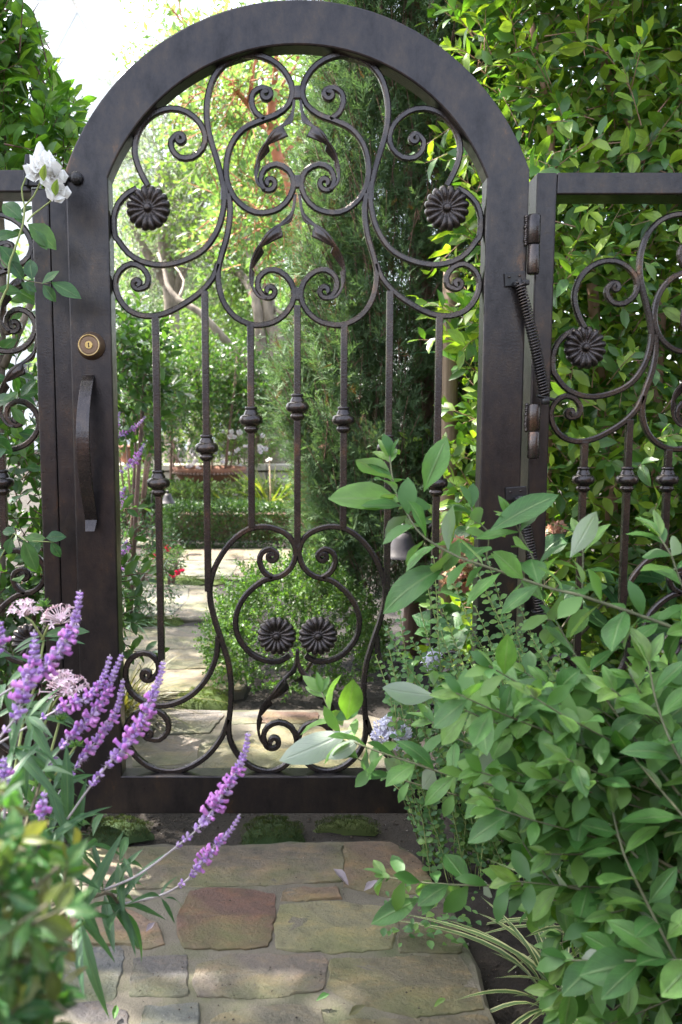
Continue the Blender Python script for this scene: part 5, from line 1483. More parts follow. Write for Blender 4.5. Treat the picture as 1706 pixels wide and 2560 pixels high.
# crimson flowers
CRIMSON = leaf_mat('crimson_petal', [(0.55, 0.02, 0.07), (0.62, 0.03, 0.12), (0.5, 0.02, 0.1)], .3, .6, (1.2, .5, .7), noise_amt=.1)
imp = shrub('crimson_flower_plant', 'low plant with crimson flowers beside the far moss of the path', PD(415, 1405, 5.3), (.14, .12, .10), 80, 7, .07, .03, L_DARK, T_OVAL, 175, cat='plant', stems=3)
for px, py in ((392, 1390), (418, 1372), (445, 1432), (432, 1440), (455, 1428), (400, 1402)): bloom(imp, np.array(PD(px, py, 5.15)), .026, CRIMSON, rgs)
imp2 = shrub('crimson_flower_plant', 'single crimson bloom on a low plant between mound and cypress', PD(800, 1430, 4.6), (.12, .12, .08), 60, 7, .06, .026, L_DARK, T_OVAL, 176, cat='plant', stems=3)
for px, py in ((778, 1390), (785, 1384), (773, 1396)): bloom(imp2, np.array(PD(px, py, 4.5)), .022, CRIMSON, rgs)
# grass tuft and low strap leaves by the path edge
L_CAREX = leaf_mat('bronze_grass', [(0.09, 0.085, 0.03), (0.13, 0.12, 0.04), (0.16, 0.13, 0.06), (0.07, 0.09, 0.03)], .3, .5)
GRASS = [leaf_tpl(6, 1, .022, .4, .8, .3, bn, seed=i) for i, bn in enumerate((.35, .7, 1.0))]
g = G(300, 1760)
strap_clump('bronze_grass', 'tuft of fine bronze green grass against the latch stile inside the gate', (g.x + .02, g.y - .1, -.03), 240, .30, L_CAREX, 180, GRASS, 60, .8, 'grass')
g = G(322, 1560)
strap_clump('grey_strap_plant', 'thin arching grey green blades under the sage beside the path', (g.x, g.y, -.03), 60, .3, L_SAGE, 181, GRASS, 24, .8)
# ---- path lamps
def path_lamp(label, shade_c, w, arm_dir, base_xy, D):
    c = shade_c; h = w * .62
    root = empty('path_lamp', (base_xy[0], base_xy[1], -.03), label, 'lamp', 'bell shaped path lamps')
    M = Matrix.Translation(c)
    link('shade', Bag().lathe([(w * .5, -h * .5), (w * .5, -h * .48), (w * .42, -h * .38), (w * .33, -h * .1), (w * .25, h * .25), (w * .2, h * .45), (w * .14, h * .5), (w * .05, h * .5)], 32, M).mesh('shade', True), LAMP, root)
    link('finial', Bag().lathe([(w * .07, h * .48), (w * .07, h * .62), (w * .1, h * .64), (w * .1, h * .78), (w * .04, h * .86)], 12, M).mesh('finial', True), BLACK_METAL, root)
    top = c + Vector((0, 0, h * .68)); bx_ = Vector((base_xy[0], base_xy[1], -.06))
    pts = [top]
    ex = base_xy[0] - c.x
    for q in (.3, .6, .85): pts.append(top + Vector((ex * q, (base_xy[1] - c.y) * q, h * .06 * math.sin(q * 3.1) - h * .25 * q ** 4)))
    pts += [Vector((base_xy[0], base_xy[1], top.z - h * .6)), bx_]
    p = spline([tuple(q) for q in pts], .02)
    link('arm', Bag().tube([Vector(q) for q in p], w * .055, 8).mesh('arm', True), BLACK_METAL, root)
    link('bulb', Bag().lathe([(w * .02, -h * .3), (w * .12, -h * .2), (w * .12, h * .1), (w * .06, h * .3)], 12, M).mesh('bulb', True), BLACK_METAL, root)
DLp = 2.75
path_lamp('bell shaped grey lamp on a bent black arm by the cypress', PD(1008, 1362, DLp), .135, 1, (PD(1085, 1400, DLp).x, PD(1085, 1400, DLp).y + .02), DLp)
path_lamp('bell shaped blue grey lamp standing by the clipped hedge end', PD(420, 1246, 6.6), .125, -1, (PD(381, 1300, 6.6).x, PD(381, 1300, 6.6).y), 6.6)
# ---- hydrangea behind the hinge side
L_HYD = leaf_mat('hydrangea_leaf', [(0.02, 0.07, 0.02), (0.03, 0.09, 0.025), (0.045, 0.11, 0.03)], .3, .4, vein=(.09, .16, .06), noise_amt=.12)
T_HYD = [leaf_tpl(7, 2, w, .45, .8, .08, bn, .06, seed=i) for i, (w, bn) in enumerate(((.72, .2), (.66, .4)))]
rgh = np.random.default_rng(190)
hb = Vector((.62, .5, -.03))
hyd = empty('hydrangea', tuple(hb), 'hydrangea with big quilted leaves and faded orange flower heads behind the hinge stile', 'shrub')
P_, D_, N_, S_ = [], [], [], []
for px, py, dd in [(1370, 1330, 2.5), (1440, 1330, 2.5), (1500, 1420, 2.45), (1560, 1470, 2.45), (1430, 1480, 2.4), (1350, 1500, 2.45), (1480, 1560, 2.4), (1400, 1600, 2.4), (1540, 1600, 2.4), (1620, 1560, 2.45), (1440, 1680, 2.4), (1560, 1700, 2.4), (1660, 1650, 2.45), (1350, 1680, 2.45), (1110, 1480, 2.6), (1150, 1530, 2.6), (1060, 1470, 2.6), (1180, 1300, 2.7), (1195, 1420, 2.6), (1640, 1420, 2.5), (1690, 1520, 2.5), (1500, 1800, 2.35), (1620, 1780, 2.35), (1380, 1800, 2.35), (1120, 1600, 2.5), (1170, 1660, 2.5), (1060, 1560, 2.5)]:
    for _ in range(2):
        P_.append(tuple(PD(px + rgh.uniform(-30, 30), py + rgh.uniform(-25, 25), dd + rgh.uniform(-.05, .12)))); D_.append((rgh.normal() * .8, -.5 + rgh.normal() * .3, rgh.normal() * .35)); N_.append((rgh.normal() * .3, -.5, .9)); S_.append(rgh.uniform(.09, .15))
P_, D_ = np.array(P_), unit(np.array(D_))
P_ = P_ - D_ * (np.array(S_) * .5)[:, None]; 
bad = (P_[:, 1] + D_[:, 1] * np.array(S_) < .14); P_[bad, 1] += .14
foliage(hyd, P_, D_, np.array(N_), np.array(S_), T_HYD, L_HYD, 60, rg=rgh)
for k in range(len(P_) // 3):
    q_ = Vector(P_[k * 3]); f0 = hb + Vector((rgh.uniform(-.06, .06), rgh.uniform(-.04, .1), 0))
    link('stem', Bag().tube([f0, (f0 + q_) / 2 + Vector((0, .03, .03)), q_], [.006, .005, .003], 6).mesh('stem', True), STEM_B, hyd)
FADED = leaf_mat('faded_hydrangea_petal', [(0.34, 0.14, 0.10), (0.40, 0.19, 0.12), (0.40, 0.25, 0.14), (0.36, 0.31, 0.16), (0.42, 0.18, 0.17)], .35, .6, (1.2, 1, .7), noise_amt=.15)
def flower_head(root, c, R, n, mat, ps, rg, name='flower_head', petals=4):
    c = np.array(c)
    v = unit(rg.normal(size=(n, 3))); v[:, 1] = -np.abs(v[:, 1]) * .9; v = unit(v)
    A = [[], [], [], []]
    for i in range(n):
        f = v[i]; u = unit(np.cross(f, rg.normal(size=3))); w = np.cross(f, u)
        for k in range(petals):
            a = 6.283 * k / petals
            A[0].append(c + f * R * rg.uniform(.75, 1.05)); A[1].append(u * math.cos(a) + w * math.sin(a) + f * .15); A[2].append(f); A[3].append(ps * rg.uniform(.8, 1.2))
    d, nn = frames(np.array(A[1]), np.array(A[2]))
    o = link(name, cloud_mesh(name, np.array(A[0]) - c, d, nn, np.array(A[3]), T_PETAL, True, rg), mat, root, tuple(c)); return o
flower_head(hyd, PD(1150, 1370, 2.62), .035, 34, FADED, .017, rgh); flower_head(hyd, PD(1170, 1400, 2.6), .035, 30, FADED, .016, rgh); flower_head(hyd, PD(1140, 1450, 2.64), .045, 34, FADED, .018, rgh); flower_head(hyd, PD(1392, 1330, 2.55), .035, 26, FADED, .015, rgh)
# ---- wiry herb with paired round leaves in front of the hinge stile
L_HERB = leaf_mat('round_herb_leaf', [(0.07, 0.16, 0.06), (0.095, 0.20, 0.07), (0.12, 0.24, 0.07), (0.19, 0.31, 0.08)], .45, .45)
T_HERB = [leaf_tpl(4, 1, w, .5, 1.5, .2, bn, seed=i) for i, (w, bn) in enumerate(((.62, .15), (.7, .3), (.55, .05)))]
rgo = np.random.default_rng(200)
herb = empty('wiry_herb', (.33, -.12, -.03), 'wiry herb with pairs of small round green leaves growing in front of the hinge stile', 'plant')
tips = [(1085, 1395), (1070, 1470), (1175, 1390), (1200, 1440), (1250, 1500), (1290, 1490), (1000, 1535), (965, 1570), (1050, 1520), (1130, 1590), (1120, 1420), (1215, 1380), (1310, 1560), (1010, 1650), (1070, 1640), (1170, 1640), (1240, 1620), (1300, 1650), (940, 1640), (1340, 1600), (1190, 1520), (1030, 1600), (1260, 1570), (1100, 1500), (1225, 1680), (1150, 1700), (990, 1700), (1080, 1700), (1320, 1700)]
tips += [(rgo.uniform(960, 1400), rgo.uniform(1540, 2000)) for _ in range(70)]
P_, D_, N_, S_ = [], [], [], []
for i, (tx, ty) in enumerate(tips):
    dd = rgo.uniform(1.72, 1.93); tip = np.array(PD(tx, ty, dd))
    ft = np.array([tip[0] + (tip[2] + .03) * rgo.uniform(.15, .5) + rgo.normal() * .03, -.12 + rgo.normal() * .03, -.03])
    mid = (tip * .45 + ft * .55) + np.array([rgo.normal() * .03 + .02, .0, .02])
    path = spline([ft, mid, tip], .008); 
    link('stem', Bag().tube([Vector(q_) for q_ in path[::3]] + [Vector(path[-1])], .0012, 4).mesh('stem', True), STEM_Y, herb)
    n = len(path); j = n - 1; flip = 0
    while j > n * .06:
        ax = unit(path[j] - path[max(j - 2, 0)]); a1 = unit(np.cross(ax, rgo.normal(size=3) * .3 + (np.array([0, 1, .2]) if flip else np.array([1, 0, .2]))))
        sz = .0185 * (1.0 if j < n - 4 else .7) * rgo.uniform(.75, 1.15)
        for sg in (1, -1):
            P_.append(path[j]); D_.append(a1 * sg + ax * .35 + rgo.normal(size=3) * .12); N_.append(ax * .5 + np.array([rgo.normal() * .25, -.75, .4])); S_.append(sz)
        flip = 1 - flip; j -= 2
foliage(herb, np.array(P_), np.array(D_), np.array(N_), np.array(S_), T_HERB, L_HERB, 300, rg=rgo, cell=7)
# pale lilac flower clusters
LILAC = leaf_mat('pale_lilac_petal', [(0.62, 0.6, 0.78), (0.7, 0.68, 0.8), (0.74, 0.72, 0.78)], .3, .6, (1, 1, 1), noise_amt=.06)
phl = empty('lilac_flower', tuple(up_from(960, 1850, 1.8, -.03)), 'pale lilac flower clusters among the herb at the gate foot', 'flower')
rgp = np.random.default_rng(205)
for px, py, dd, R in ((960, 1812, 1.8, .022), (985, 1850, 1.78, .02), (1075, 1655, 1.85, .018), (950, 1835, 1.8, .018), (1010, 1830, 1.8, .016), (1085, 1640, 1.86, .015)):
    c = PD(px, py, dd); flower_head(phl, c, R, 22, LILAC, .0085, rgp, petals=5)
    link('stem', Bag().tube([c, Vector((c.x + .06, c.y + .01, c.z * .5)), Vector((c.x + .13, -.1, -.03))], [.0014, .0016, .002], 5).mesh('stem', True), STEM_G, phl)
# ================================================================== FOREGROUND: RIGHT SHRUB
L_FORE = leaf_mat('soft_broad_leaf', [(0.04, 0.12, 0.025), (0.06, 0.16, 0.034), (0.085, 0.20, 0.042), (0.13, 0.25, 0.05)], .4, .5, (1.3, 1.4, .4), under=(.36, .41, .33), vein=(.16, .24, .10), noise_amt=.12)
L_FORE_Y = leaf_mat('young_soft_leaf', [(0.09, 0.20, 0.045), (0.12, 0.24, 0.055), (0.15, 0.25, 0.06)], .4, .45, (1.3, 1.4, .4), under=(.33, .40, .24), vein=(.2, .28, .12), noise_amt=.1)
T_FORE = [leaf_tpl(7, 2, w, .5, .9, .10, bn, wv, stalk=.08, seed=i) for i, (w, bn, wv) in enumerate(((.44, .1, .08), (.50, .25, .12), (.40, .4, .15), (.54, .05, .1), (.36, .18, .08)))]
T_FORE0 = [leaf_tpl(5, 1, w, .5, .9, .10, bn, wv, stalk=.08, seed=i) for i, (w, bn, wv) in enumerate(((.44, .1, .08), (.50, .25, .12), (.40, .4, .15)))]
T_YOUNG = [leaf_tpl(7, 2, w, .45, .8, .18, bn, .1, stalk=.05, seed=9 + i) for i, (w, bn) in enumerate(((.34, .1), (.4, .3), (.3, .2)))]
rgx = np.random.default_rng(210)
STEM_F = bark_mat('olive_stem', (0.055, 0.065, 0.03), (0.10, 0.105, 0.055), 30, (1, 1, .3), .2)
fore = empty('broad_leaved_shrub', (.78, -.75, -.03), 'arching shrub with soft broad green leaves crowding the path on the hinge side', 'shrub')
P_, D_, N_, S_ = [], [], [], []
Y_ = [[], [], [], []]
def add_branch(pts, d0, d1, r0, r1, size=.075, gap=.05, rg=rgx, lead=0.0, three=None, tip=True):
    """pts tip first in picture px; distance goes from d0 (tip) to d1 (foot)"""
    if three is None:
        m = len(pts); P3 = [PD(p[0], p[1], d0 + (d1 - d0) * i / (m - 1)) for i, p in enumerate(pts)]
    else: P3 = three
    path = spline([tuple(q) for q in P3], .01); n = len(path); st3 = 2 if three is None else 6
    link('branch', Bag().tube([Vector(q) for q in path[::st3]] + [Vector(path[-1]) + Vector((0, 0, -1e-4))], list(np.linspace(r0, r1, len(path[::st3]) + 1)), 7 if three is None else 5).mesh('branch', True), STEM_F, fore)
    cum = np.concatenate([[0], np.cumsum(np.linalg.norm(np.diff(path, axis=0), axis=1))])
    t = .004; k = 0; ph = rg.uniform(0, 3)
    while t < cum[-1] * .97:
        i = min(int(np.searchsorted(cum, t)), n - 2)
        ax = unit(path[max(i - 2, 0)] - path[min(i + 3, n - 1)])
        a1 = unit(np.cross(ax, np.array([.1, .6, .8]))); a2 = np.cross(ax, a1)
        young = tip and k < (2 if three is None else 1)
        cnt = 4 if (k == 0 and tip) else 2
        for j in range(cnt):
            an = ph + k * 1.571 + j * 6.283 / cnt + rg.uniform(-.35, .35)
            o = a1 * math.cos(an) + a2 * math.sin(an)
            d = o * (.5 if young else .9) + ax * (.9 if young else .45) + np.array([0, 0, -.08]) + rg.normal(size=3) * .14
            nn = np.array([rg.normal() * .35, -.45 + rg.normal() * .35, .85]) + ax * .25
            s = size * rg.uniform(.72, 1.2) * (.72 if young else 1.0)
            if young and rg.random() < .7:
                for q, v_ in zip(Y_, (path[i], d, nn, s)): q.append(v_)
            else:
                P_.append(path[i]); D_.append(d); N_.append(nn); S_.append(s)
        t += gap * rg.uniform(.8, 1.25) * (.45 if k == 0 else 1); k += 1
add_branch([(973, 1130), (987, 1222), (1014, 1276), (1054, 1337), (1135, 1387), (1209, 1414), (1377, 1471), (1458, 1491), (1706, 1579), (1900, 1680)], 1.42, 1.1, .0012, 0.0030, 0.0697, 0.0282)
add_branch([(1175, 1255), (1190, 1300), (1222, 1330), (1215, 1410)], 1.42, 1.38, .0012, 0.0014, 0.0673, 0.0256)
add_branch([(1270, 1280), (1300, 1330), (1335, 1400), (1370, 1468)], 1.36, 1.30, .0012, 0.0014, 0.0634, 0.0256)
add_branch([(1455, 1330), (1458, 1400), (1455, 1490)], 1.33, 1.27, .0012, 0.0014, 0.0673, 0.0230)
add_branch([(1640, 1330), (1680, 1390), (1700, 1450), (1760, 1590)], 1.2, 1.15, .0012, 0.0014, 0.0673, 0.0256)
add_branch([(800, 1720), (830, 1790), (852, 1835), (919, 1869), (1010, 1900), (1121, 1936), (1256, 1970), (1450, 2040), (1700, 2180)], 1.45, 1.1, .0012, 0.0025, 0.0673, 0.0297)
add_branch([(870, 1880), (950, 1930), (1040, 1960), (1150, 1990)], 1.4, 1.35, .0012, 0.0014, 0.0554, 0.0307)
add_branch([(1345, 1480), (1390, 1552), (1440, 1640), (1492, 1714), (1593, 1855), (1750, 2050)], 1.32, 1.05, .0012, 0.0022, 0.0673, 0.0282)
add_branch([(1120, 1700), (1190, 1750), (1270, 1790), (1400, 1860), (1600, 2000)], 1.38, 1.1, .0012, 0.0019, 0.0673, 0.0282)
add_branch([(1060, 1790), (1150, 1850), (1280, 1890), (1400, 1950)], 1.36, 1.2, .0012, 0.0019, 0.0673, 0.0307)
add_branch([(955, 2190), (1052, 2206), (1205, 2214), (1385, 2211), (1500, 2240), (1630, 2282), (1800, 2340)], 1.32, 1.0, .0012, 0.0025, 0.0673, 0.0307)
add_branch([(1298, 2060), (1310, 2110), (1350, 2170), (1385, 2211)], 1.2, 1.14, .0012, 0.0014, 0.0673, 0.0256)
add_branch([(1521, 1985), (1540, 2060), (1560, 2135), (1630, 2282), (1700, 2420)], 1.08, .98, .0012, 0.0022, 0.0697, 0.0266)
add_branch([(1400, 2400), (1500, 2402), (1625, 2402), (1760, 2400)], 1.05, .95, .0012, 0.0019, 0.0713, 0.0282)
add_branch([(1330, 1850), (1400, 1920), (1480, 2020), (1600, 2150)], 1.22, 1.05, .0012, 0.0019, 0.0673, 0.0282)
add_branch([(1620, 1640), (1640, 1750), (1680, 1860), (1760, 2000)], 1.1, 1.0, .0012, 0.0019, 0.0713, 0.0282)
add_branch([(1500, 1780), (1560, 1860), (1640, 1960), (1760, 2100)], 1.16, 1.0, .0012, 0.0019, 0.0697, 0.0282)
for k in range(150):
    px, py = rgx.uniform(1080, 1760), rgx.uniform(1660, 2600)
    if px < 1150 + (py - 1880) * .35: px += 260
    d0 = rgx.uniform(1.05, 1.5)
    tip = PD(px, py, d0); ft = Vector((.78 + rgx.normal() * .08, -.72 + rgx.normal() * .1, .05)); mid = (tip * .5 + ft * .5) + Vector((.05, 0, .10))
    add_branch(None, 0, 0, 0.0010, .0018, .060, .040, three=[tip, mid, ft], lead=.3)
def bend_clear(P):                          # keep foliage on the visitor's side of the ironwork
    P = np.array(P); P[:, 1] = np.minimum(P[:, 1], -.06); return P
foliage(fore, bend_clear(P_), np.array(D_), np.array(N_), np.array(S_), T_FORE0, L_FORE, 300, rg=rgx, cell=22, part_tpls=T_FORE)
foliage(fore, bend_clear(Y_[0]), np.array(Y_[1]), np.array(Y_[2]), np.array(Y_[3]), T_YOUNG, L_FORE_Y, 160, name='young_leaf', rest='young_foliage', rg=rgx, cell=14)
# a few leaves traced from the photograph (base px, tip px, distance, showing pale underside)
UNDER = [((880, 1825), (695, 1915), 1.36, 1), ((905, 1845), (818, 1905), 1.34, 1), ((1095, 1740), (940, 1728), 1.36, 1), ((1185, 1790), (1085, 1720), 1.34, 1), ((1085, 1715), (1085, 1665), 1.36, 1), ((1425, 1395), (1500, 1270), 1.26, 1),
         ((1120, 1412), (930, 1500), 1.34, 0), ((1054, 2245), (921, 2307), 1.3, 0), ((1625, 2402), (1455, 2430), 1.0, 0), ((868, 1800), (885, 1700), 1.38, 0), ((1150, 1345), (1110, 1430), 1.34, 0), ((1060, 1230), (1118, 1085), 1.38, 0), ((1222, 1330), (1395, 1215), 1.34, 0), ((980, 1190), (930, 1150), 1.38, 0), ((1010, 1250), (820, 1240), 1.4, 0), ((1135, 1850), (1110, 1770), 1.3, 0), ((1270, 1890), (1230, 1790), 1.28, 0)]
me_f = [tpl_mesh('leaf', t) for t in T_FORE]
for m_ in me_f: m_.materials.append(L_FORE)
for i, (a_, c_, dd, und) in enumerate(UNDER):
    p0, p1 = PD(*a_, dd), PD(*c_, dd - .02); d = p1 - p0
    nrm = Vector((.15, -.6, .75)) if not und else Vector((.1, .75, -.55))
    place(me_f[4 if und else (i * 2) % 5], 'leaf', fore, p0, d, nrm, d.length)
# variegated strap leaves at lower right
VAR, nt, b, out = new_mat('variegated_blade')
uv = N(nt, 'ShaderNodeUVMap'); sp = N(nt, 'ShaderNodeSeparateXYZ'); nt.links.new(uv.outputs[0], sp.inputs[0])
r = ramp(nt, sp.outputs['Y'], [(0.0, (.42, .42, .2)), (.16, (.42, .42, .2)), (.2, (.05, .11, .03)), (.45, (.06, .13, .035)), (.5, (.30, .33, .15)), (.55, (.06, .13, .035)), (.8, (.05, .11, .03)), (.84, (.42, .42, .2))])
nt.links.new(r.outputs[0], b.inputs['Base Color']); b.inputs['Roughness'].default_value = .4
T_VAR = [leaf_tpl(9, 2, .055, .4, 1.2, .25, bn, seed=i) for i, bn in enumerate((.5, .8, 1.1))]
g = G(1330, 2480)
strap_clump('variegated_lilyturf', 'clump of cream striped strap leaves arching onto the stone path', (g.x + .06, g.y + .0, -.03), 50, .22, VAR, 220, T_VAR, 50, .85)
g = G(1420, 2330)
strap_clump('variegated_lilyturf', 'second cream striped strap leaf clump half hidden under the broad leaved shrub', (g.x + .06, g.y + .0, -.03), 36, .22, VAR, 221, T_VAR, 44, .85)
# creeping seedlings at the path edge
crp = empty('creeping_seedling', tuple(G(1120, 2350, -.01)), 'small creeping plant with tiny leaves running over the path edge', 'plant')
P_, D_, N_, S_ = [], [], [], []
for k in range(90):
    p = np.array(G(rgx.uniform(960, 1190), rgx.uniform(2250, 2390), .0)); 
    if p[0] < .15: continue
    p[2] = rgx.uniform(.008, .05); P_.append(p); D_.append(rgx.normal(size=3) * [1, 1, .3]); N_.append([0, -.3, 1]); S_.append(rgx.uniform(.012, .024))
foliage(crp, np.array(P_), np.array(D_), np.array(N_), np.array(S_), T_HERB, L_HERB, 60, rg=rgx)
# ================================================================== FOREGROUND: LEFT SAGE, PENTAS, ROSE
L_SAL = leaf_mat('lance_leaf', [(0.035, 0.10, 0.04), (0.05, 0.125, 0.05), (0.07, 0.15, 0.06), (0.04, 0.11, 0.045)], .38, .45, (1.3, 1.4, .5), under=(.20, .27, .17), vein=(.12, .2, .08), noise_amt=.12)
T_LANCE = [leaf_tpl(8, 2, w, .35, .55, .15, bn, .06, stalk=.05, seed=i) for i, (w, bn) in enumerate(((.15, .25), (.13, .45), (.17, .12), (.14, .6)))]
rgv = np.random.default_rng(230)
sal = empty('purple_sage', (-.52, -.62, -.03), 'sage with long velvety violet flower spikes and narrow leaves in front of the gate', 'plant')
SP = [([(201, 1475), (197, 1510), (187, 1555), (174, 1585), (158, 1615), (130, 1652), (98, 1685), (45, 1712), (-20, 1755), (-120, 1850)], 1.06, .0145),
      ([(85, 1574), (87, 1620), (80, 1660), (72, 1695), (56, 1742), (38, 1795), (-20, 1870), (-80, 1960)], 1.0, .0145),
      ([(276, 1636), (268, 1670), (255, 1702), (230, 1735), (200, 1753), (150, 1772), (60, 1822), (-40, 1880)], 1.2, .0125),
      ([(307, 1632), (291, 1672), (270, 1722), (250, 1762), (218, 1802), (165, 1855), (110, 1930), (60, 2010), (0, 2100)], 1.2, .013),
      ([(309, 1696), (301, 1740), (286, 1790), (252, 1840), (215, 1885), (180, 1935), (130, 2010), (60, 2110)], 1.22, .0125),
      ([(410, 1651), (400, 1692), (386, 1732), (362, 1790), (335, 1832), (300, 1880), (262, 1922), (215, 1982), (160, 2060), (90, 2150)], 1.12, .0145),
      ([(622, 1830), (612, 1880), (590, 1930), (560, 1982), (528, 2030), (497, 2070), (450, 2110), (350, 2185), (262, 2225)], 1.16, .0135),
      ([(601, 2035), (580, 2072), (542, 2112), (508, 2150), (478, 2190), (440, 2220), (390, 2242), (300, 2262)], 1.2, .011),
      ([(8, 1890), (12, 1930), (15, 1980), (10, 2060)], .95, .012), ([(112, 1975), (108, 2005), (104, 2040), (90, 2100)], .98, .011), ([(-2, 1550), (0, 1600), (-20, 1680)], 1.0, .013)]
for pts, dd, sz in SP: flower_spike(sal, pts, dd, sz * .62, rgv, .62, r=.0020, gap=1.0)
P_, D_, N_, S_ = [], [], [], []
def whorl(px, py, dd, n, size, rg, axis=(.6, -.1, .3), droop=-.25):
    c = np.array(PD(px, py, dd)); ax = unit(np.array(axis, float)); a1 = unit(np.cross(ax, [0.1, .5, .8])); a2 = np.cross(ax, a1)
    for k in range(n):
        an = 6.283 * k / n + rg.uniform(-.4, .4); o = a1 * math.cos(an) + a2 * math.sin(an)
        P_.append(c + rg.normal(size=3) * .004); D_.append(o * .9 + ax * rg.uniform(.2, .8) + np.array([0, 0, droop]) + rg.normal(size=3) * .15)
        N_.append(np.array([rg.normal() * .3, -.35, .9])); S_.append(size * rg.uniform(.7, 1.2))
for px, py, dd, n, sz in ((262, 2225, 1.2, 8, .10), (300, 2262, 1.2, 7, .11), (400, 2245, 1.2, 4, .06), (300, 2150, 1.22, 4, .09), (200, 2290, 1.1, 6, .11), (160, 2060, 1.12, 5, .10), (90, 2150, 1.05, 6, .11), (60, 2010, 1.1, 5, .11), (110, 1930, 1.15, 4, .10), (30, 1870, 1.1, 5, .11), (0, 2060, 1.0, 5, .11),
                          (30, 1950, 1.1, 5, .12), (120, 2100, 1.15, 6, .11), (60, 1790, 1.2, 4, .09), (20, 2150, 1.0, 5, .11), (150, 2180, 1.1, 5, .10), (180, 2120, 1.2, 6, .10), (230, 2100, 1.25, 4, .09), (60, 1890, 1.25, 6, .11), (130, 1980, 1.25, 5, .1), (10, 1720, 1.2, 4, .09)): whorl(px, py, dd, n, sz, rgv)
foliage(sal, np.array(P_), np.array(D_), np.array(N_), np.array(S_), T_LANCE, L_SAL, 200, rg=rgv, cell=14)
for pts, d0, d1 in (([(300, 2262), (262, 2232), (150, 2290), (40, 2400)], 1.2, 1.02), ([(262, 2225), (120, 2280), (0, 2420)], 1.2, 1.02), ([(110, 1930), (60, 2080), (-20, 2300)], 1.15, 1.0), ([(160, 2060), (90, 2200), (0, 2350)], 1.12, 1.0), ([(60, 2010), (20, 2180), (-40, 2350)], 1.1, 1.0)):
    p = spline([tuple(PD(q[0], q[1], d0 + (d1 - d0) * i / (len(pts) - 1))) for i, q in enumerate(pts)], .02)
    link('stem', Bag().tube([Vector(q) for q in p], list(np.linspace(.002, .004, len(p))), 6).mesh('stem', True), STEM_B, sal)
# pentas
PINK = leaf_mat('pale_pink_petal', [(0.72, 0.5, 0.6), (0.76, 0.6, 0.66), (0.78, 0.68, 0.7)], .35, .6, (1.1, .95, 1), noise_amt=.06)
pen = empty('star_flower_plant', (-.62, -.5, -.03), 'plant with clusters of pale pink star flowers behind the violet spikes', 'plant')
rgq = np.random.default_rng(240)
def star_cluster(px, py, dd, R, n, foot):
    c = np.array(PD(px, py, dd)); base = c - np.array([0, 0, R * 1.4])
    v = unit(np.stack([rgq.normal(size=n), rgq.normal(size=n), np.abs(rgq.normal(size=n)) + .25], 1))
    A = [[], [], [], []]; B = Bag()
    for f in v:
        tip = base + f * R * 1.7
        B.tube([Vector(base), Vector(base * .4 + tip * .6 + np.array([0, 0, .002])), Vector(tip)], [.0008, .0009, .0014], 4)
        u = unit(np.cross(f, rgq.normal(size=3))); w = np.cross(f, u)
        for k in range(5):
            a = 6.283 * k / 5; A[0].append(tip); A[1].append(u * math.cos(a) + w * math.sin(a) + f * .25); A[2].append(f); A[3].append(.0085 * rgq.uniform(.8, 1.2))
    d, nn = frames(np.array(A[1]), np.array(A[2]))
    o = link('flower_cluster', cloud_mesh('flower_cluster', np.array(A[0]) - c, d, nn, np.array(A[3]), [leaf_tpl(3, 1, .42, .5, 1, .1, -.1)], True, rgq), PINK, pen, tuple(c))
    link('flower_tubes', B.mesh('tubes', True), PINK, o)
    link('stem', Bag().tube([Vector(base), PD(foot[0] * .5 + px * .5 - 5, foot[1] * .5 + py * .5, dd), PD(foot[0], foot[1], dd)], [.0016, .002, .0026], 6).mesh('stem', True), STEM_Y, pen)
for px, py, dd, R, n, ft in ((62, 1508, 1.42, .017, 20, (110, 1600)), (152, 1522, 1.42, .019, 24, (105, 1600)), (160, 1690, 1.4, .024, 34, (120, 1790)), (178, 1700, 1.41, .018, 18, (120, 1790)), (8, 1985, 1.2, .02, 20, (-10, 2080))): star_cluster(px, py, dd, R, n, ft)
def tuft(px, py, dd, n, L):
    c = np.array(PD(px, py, dd)); a = rgq.normal(size=(n, 3)); a[:, 2] = np.abs(a[:, 2]) * .8; d, nn = frames(a, rgq.normal(size=(n, 3)))
    link('bud_cluster', cloud_mesh('bud_cluster', np.zeros((n, 3)), d, nn, L * rgq.uniform(.7, 1.2, n), [SPIKE], True, rgq), L_HERB, pen, tuple(c))
for px, py in ((110, 1515), (150, 1800), (190, 1865), (60, 1880), (95, 1920)): tuft(px, py, 1.4, 60, .016)
P_, D_, N_, S_ = [], [], [], []
for px, py in ((105, 1590), (120, 1600), (130, 1770), (118, 1790), (90, 1880), (150, 1900), (60, 1760), (30, 1640), (150, 1930), (40, 1950)):
    for sg in (1, -1):
        P_.append(np.array(PD(px, py, 1.42))); D_.append([sg * .9, -.3 + rgq.normal() * .3, rgq.normal() * .25 - .05]); N_.append([0, -.5, .8]); S_.append(rgq.uniform(.05, .085))
foliage(pen, np.array(P_), np.array(D_), np.array(N_), np.array(S_), T_LANCE[:1] + T_YOUNG[:1], L_SAL, 40, rg=rgq)
for a_, c_ in (((110, 1600), (60, 1800)), ((120, 1790), (40, 1960)), ((60, 1800), (-10, 2100)), ((150, 1800), (90, 1960)), ((190, 1865), (80, 2000)), ((40, 1960), (-60, 2200))):
    link('stem', Bag().tube([PD(*a_, 1.42), PD((a_[0] + c_[0]) / 2 + 8, (a_[1] + c_[1]) / 2, 1.41), PD(*c_, 1.4)], [.0022, .0025, .003], 6).mesh('stem', True), STEM_Y, pen)
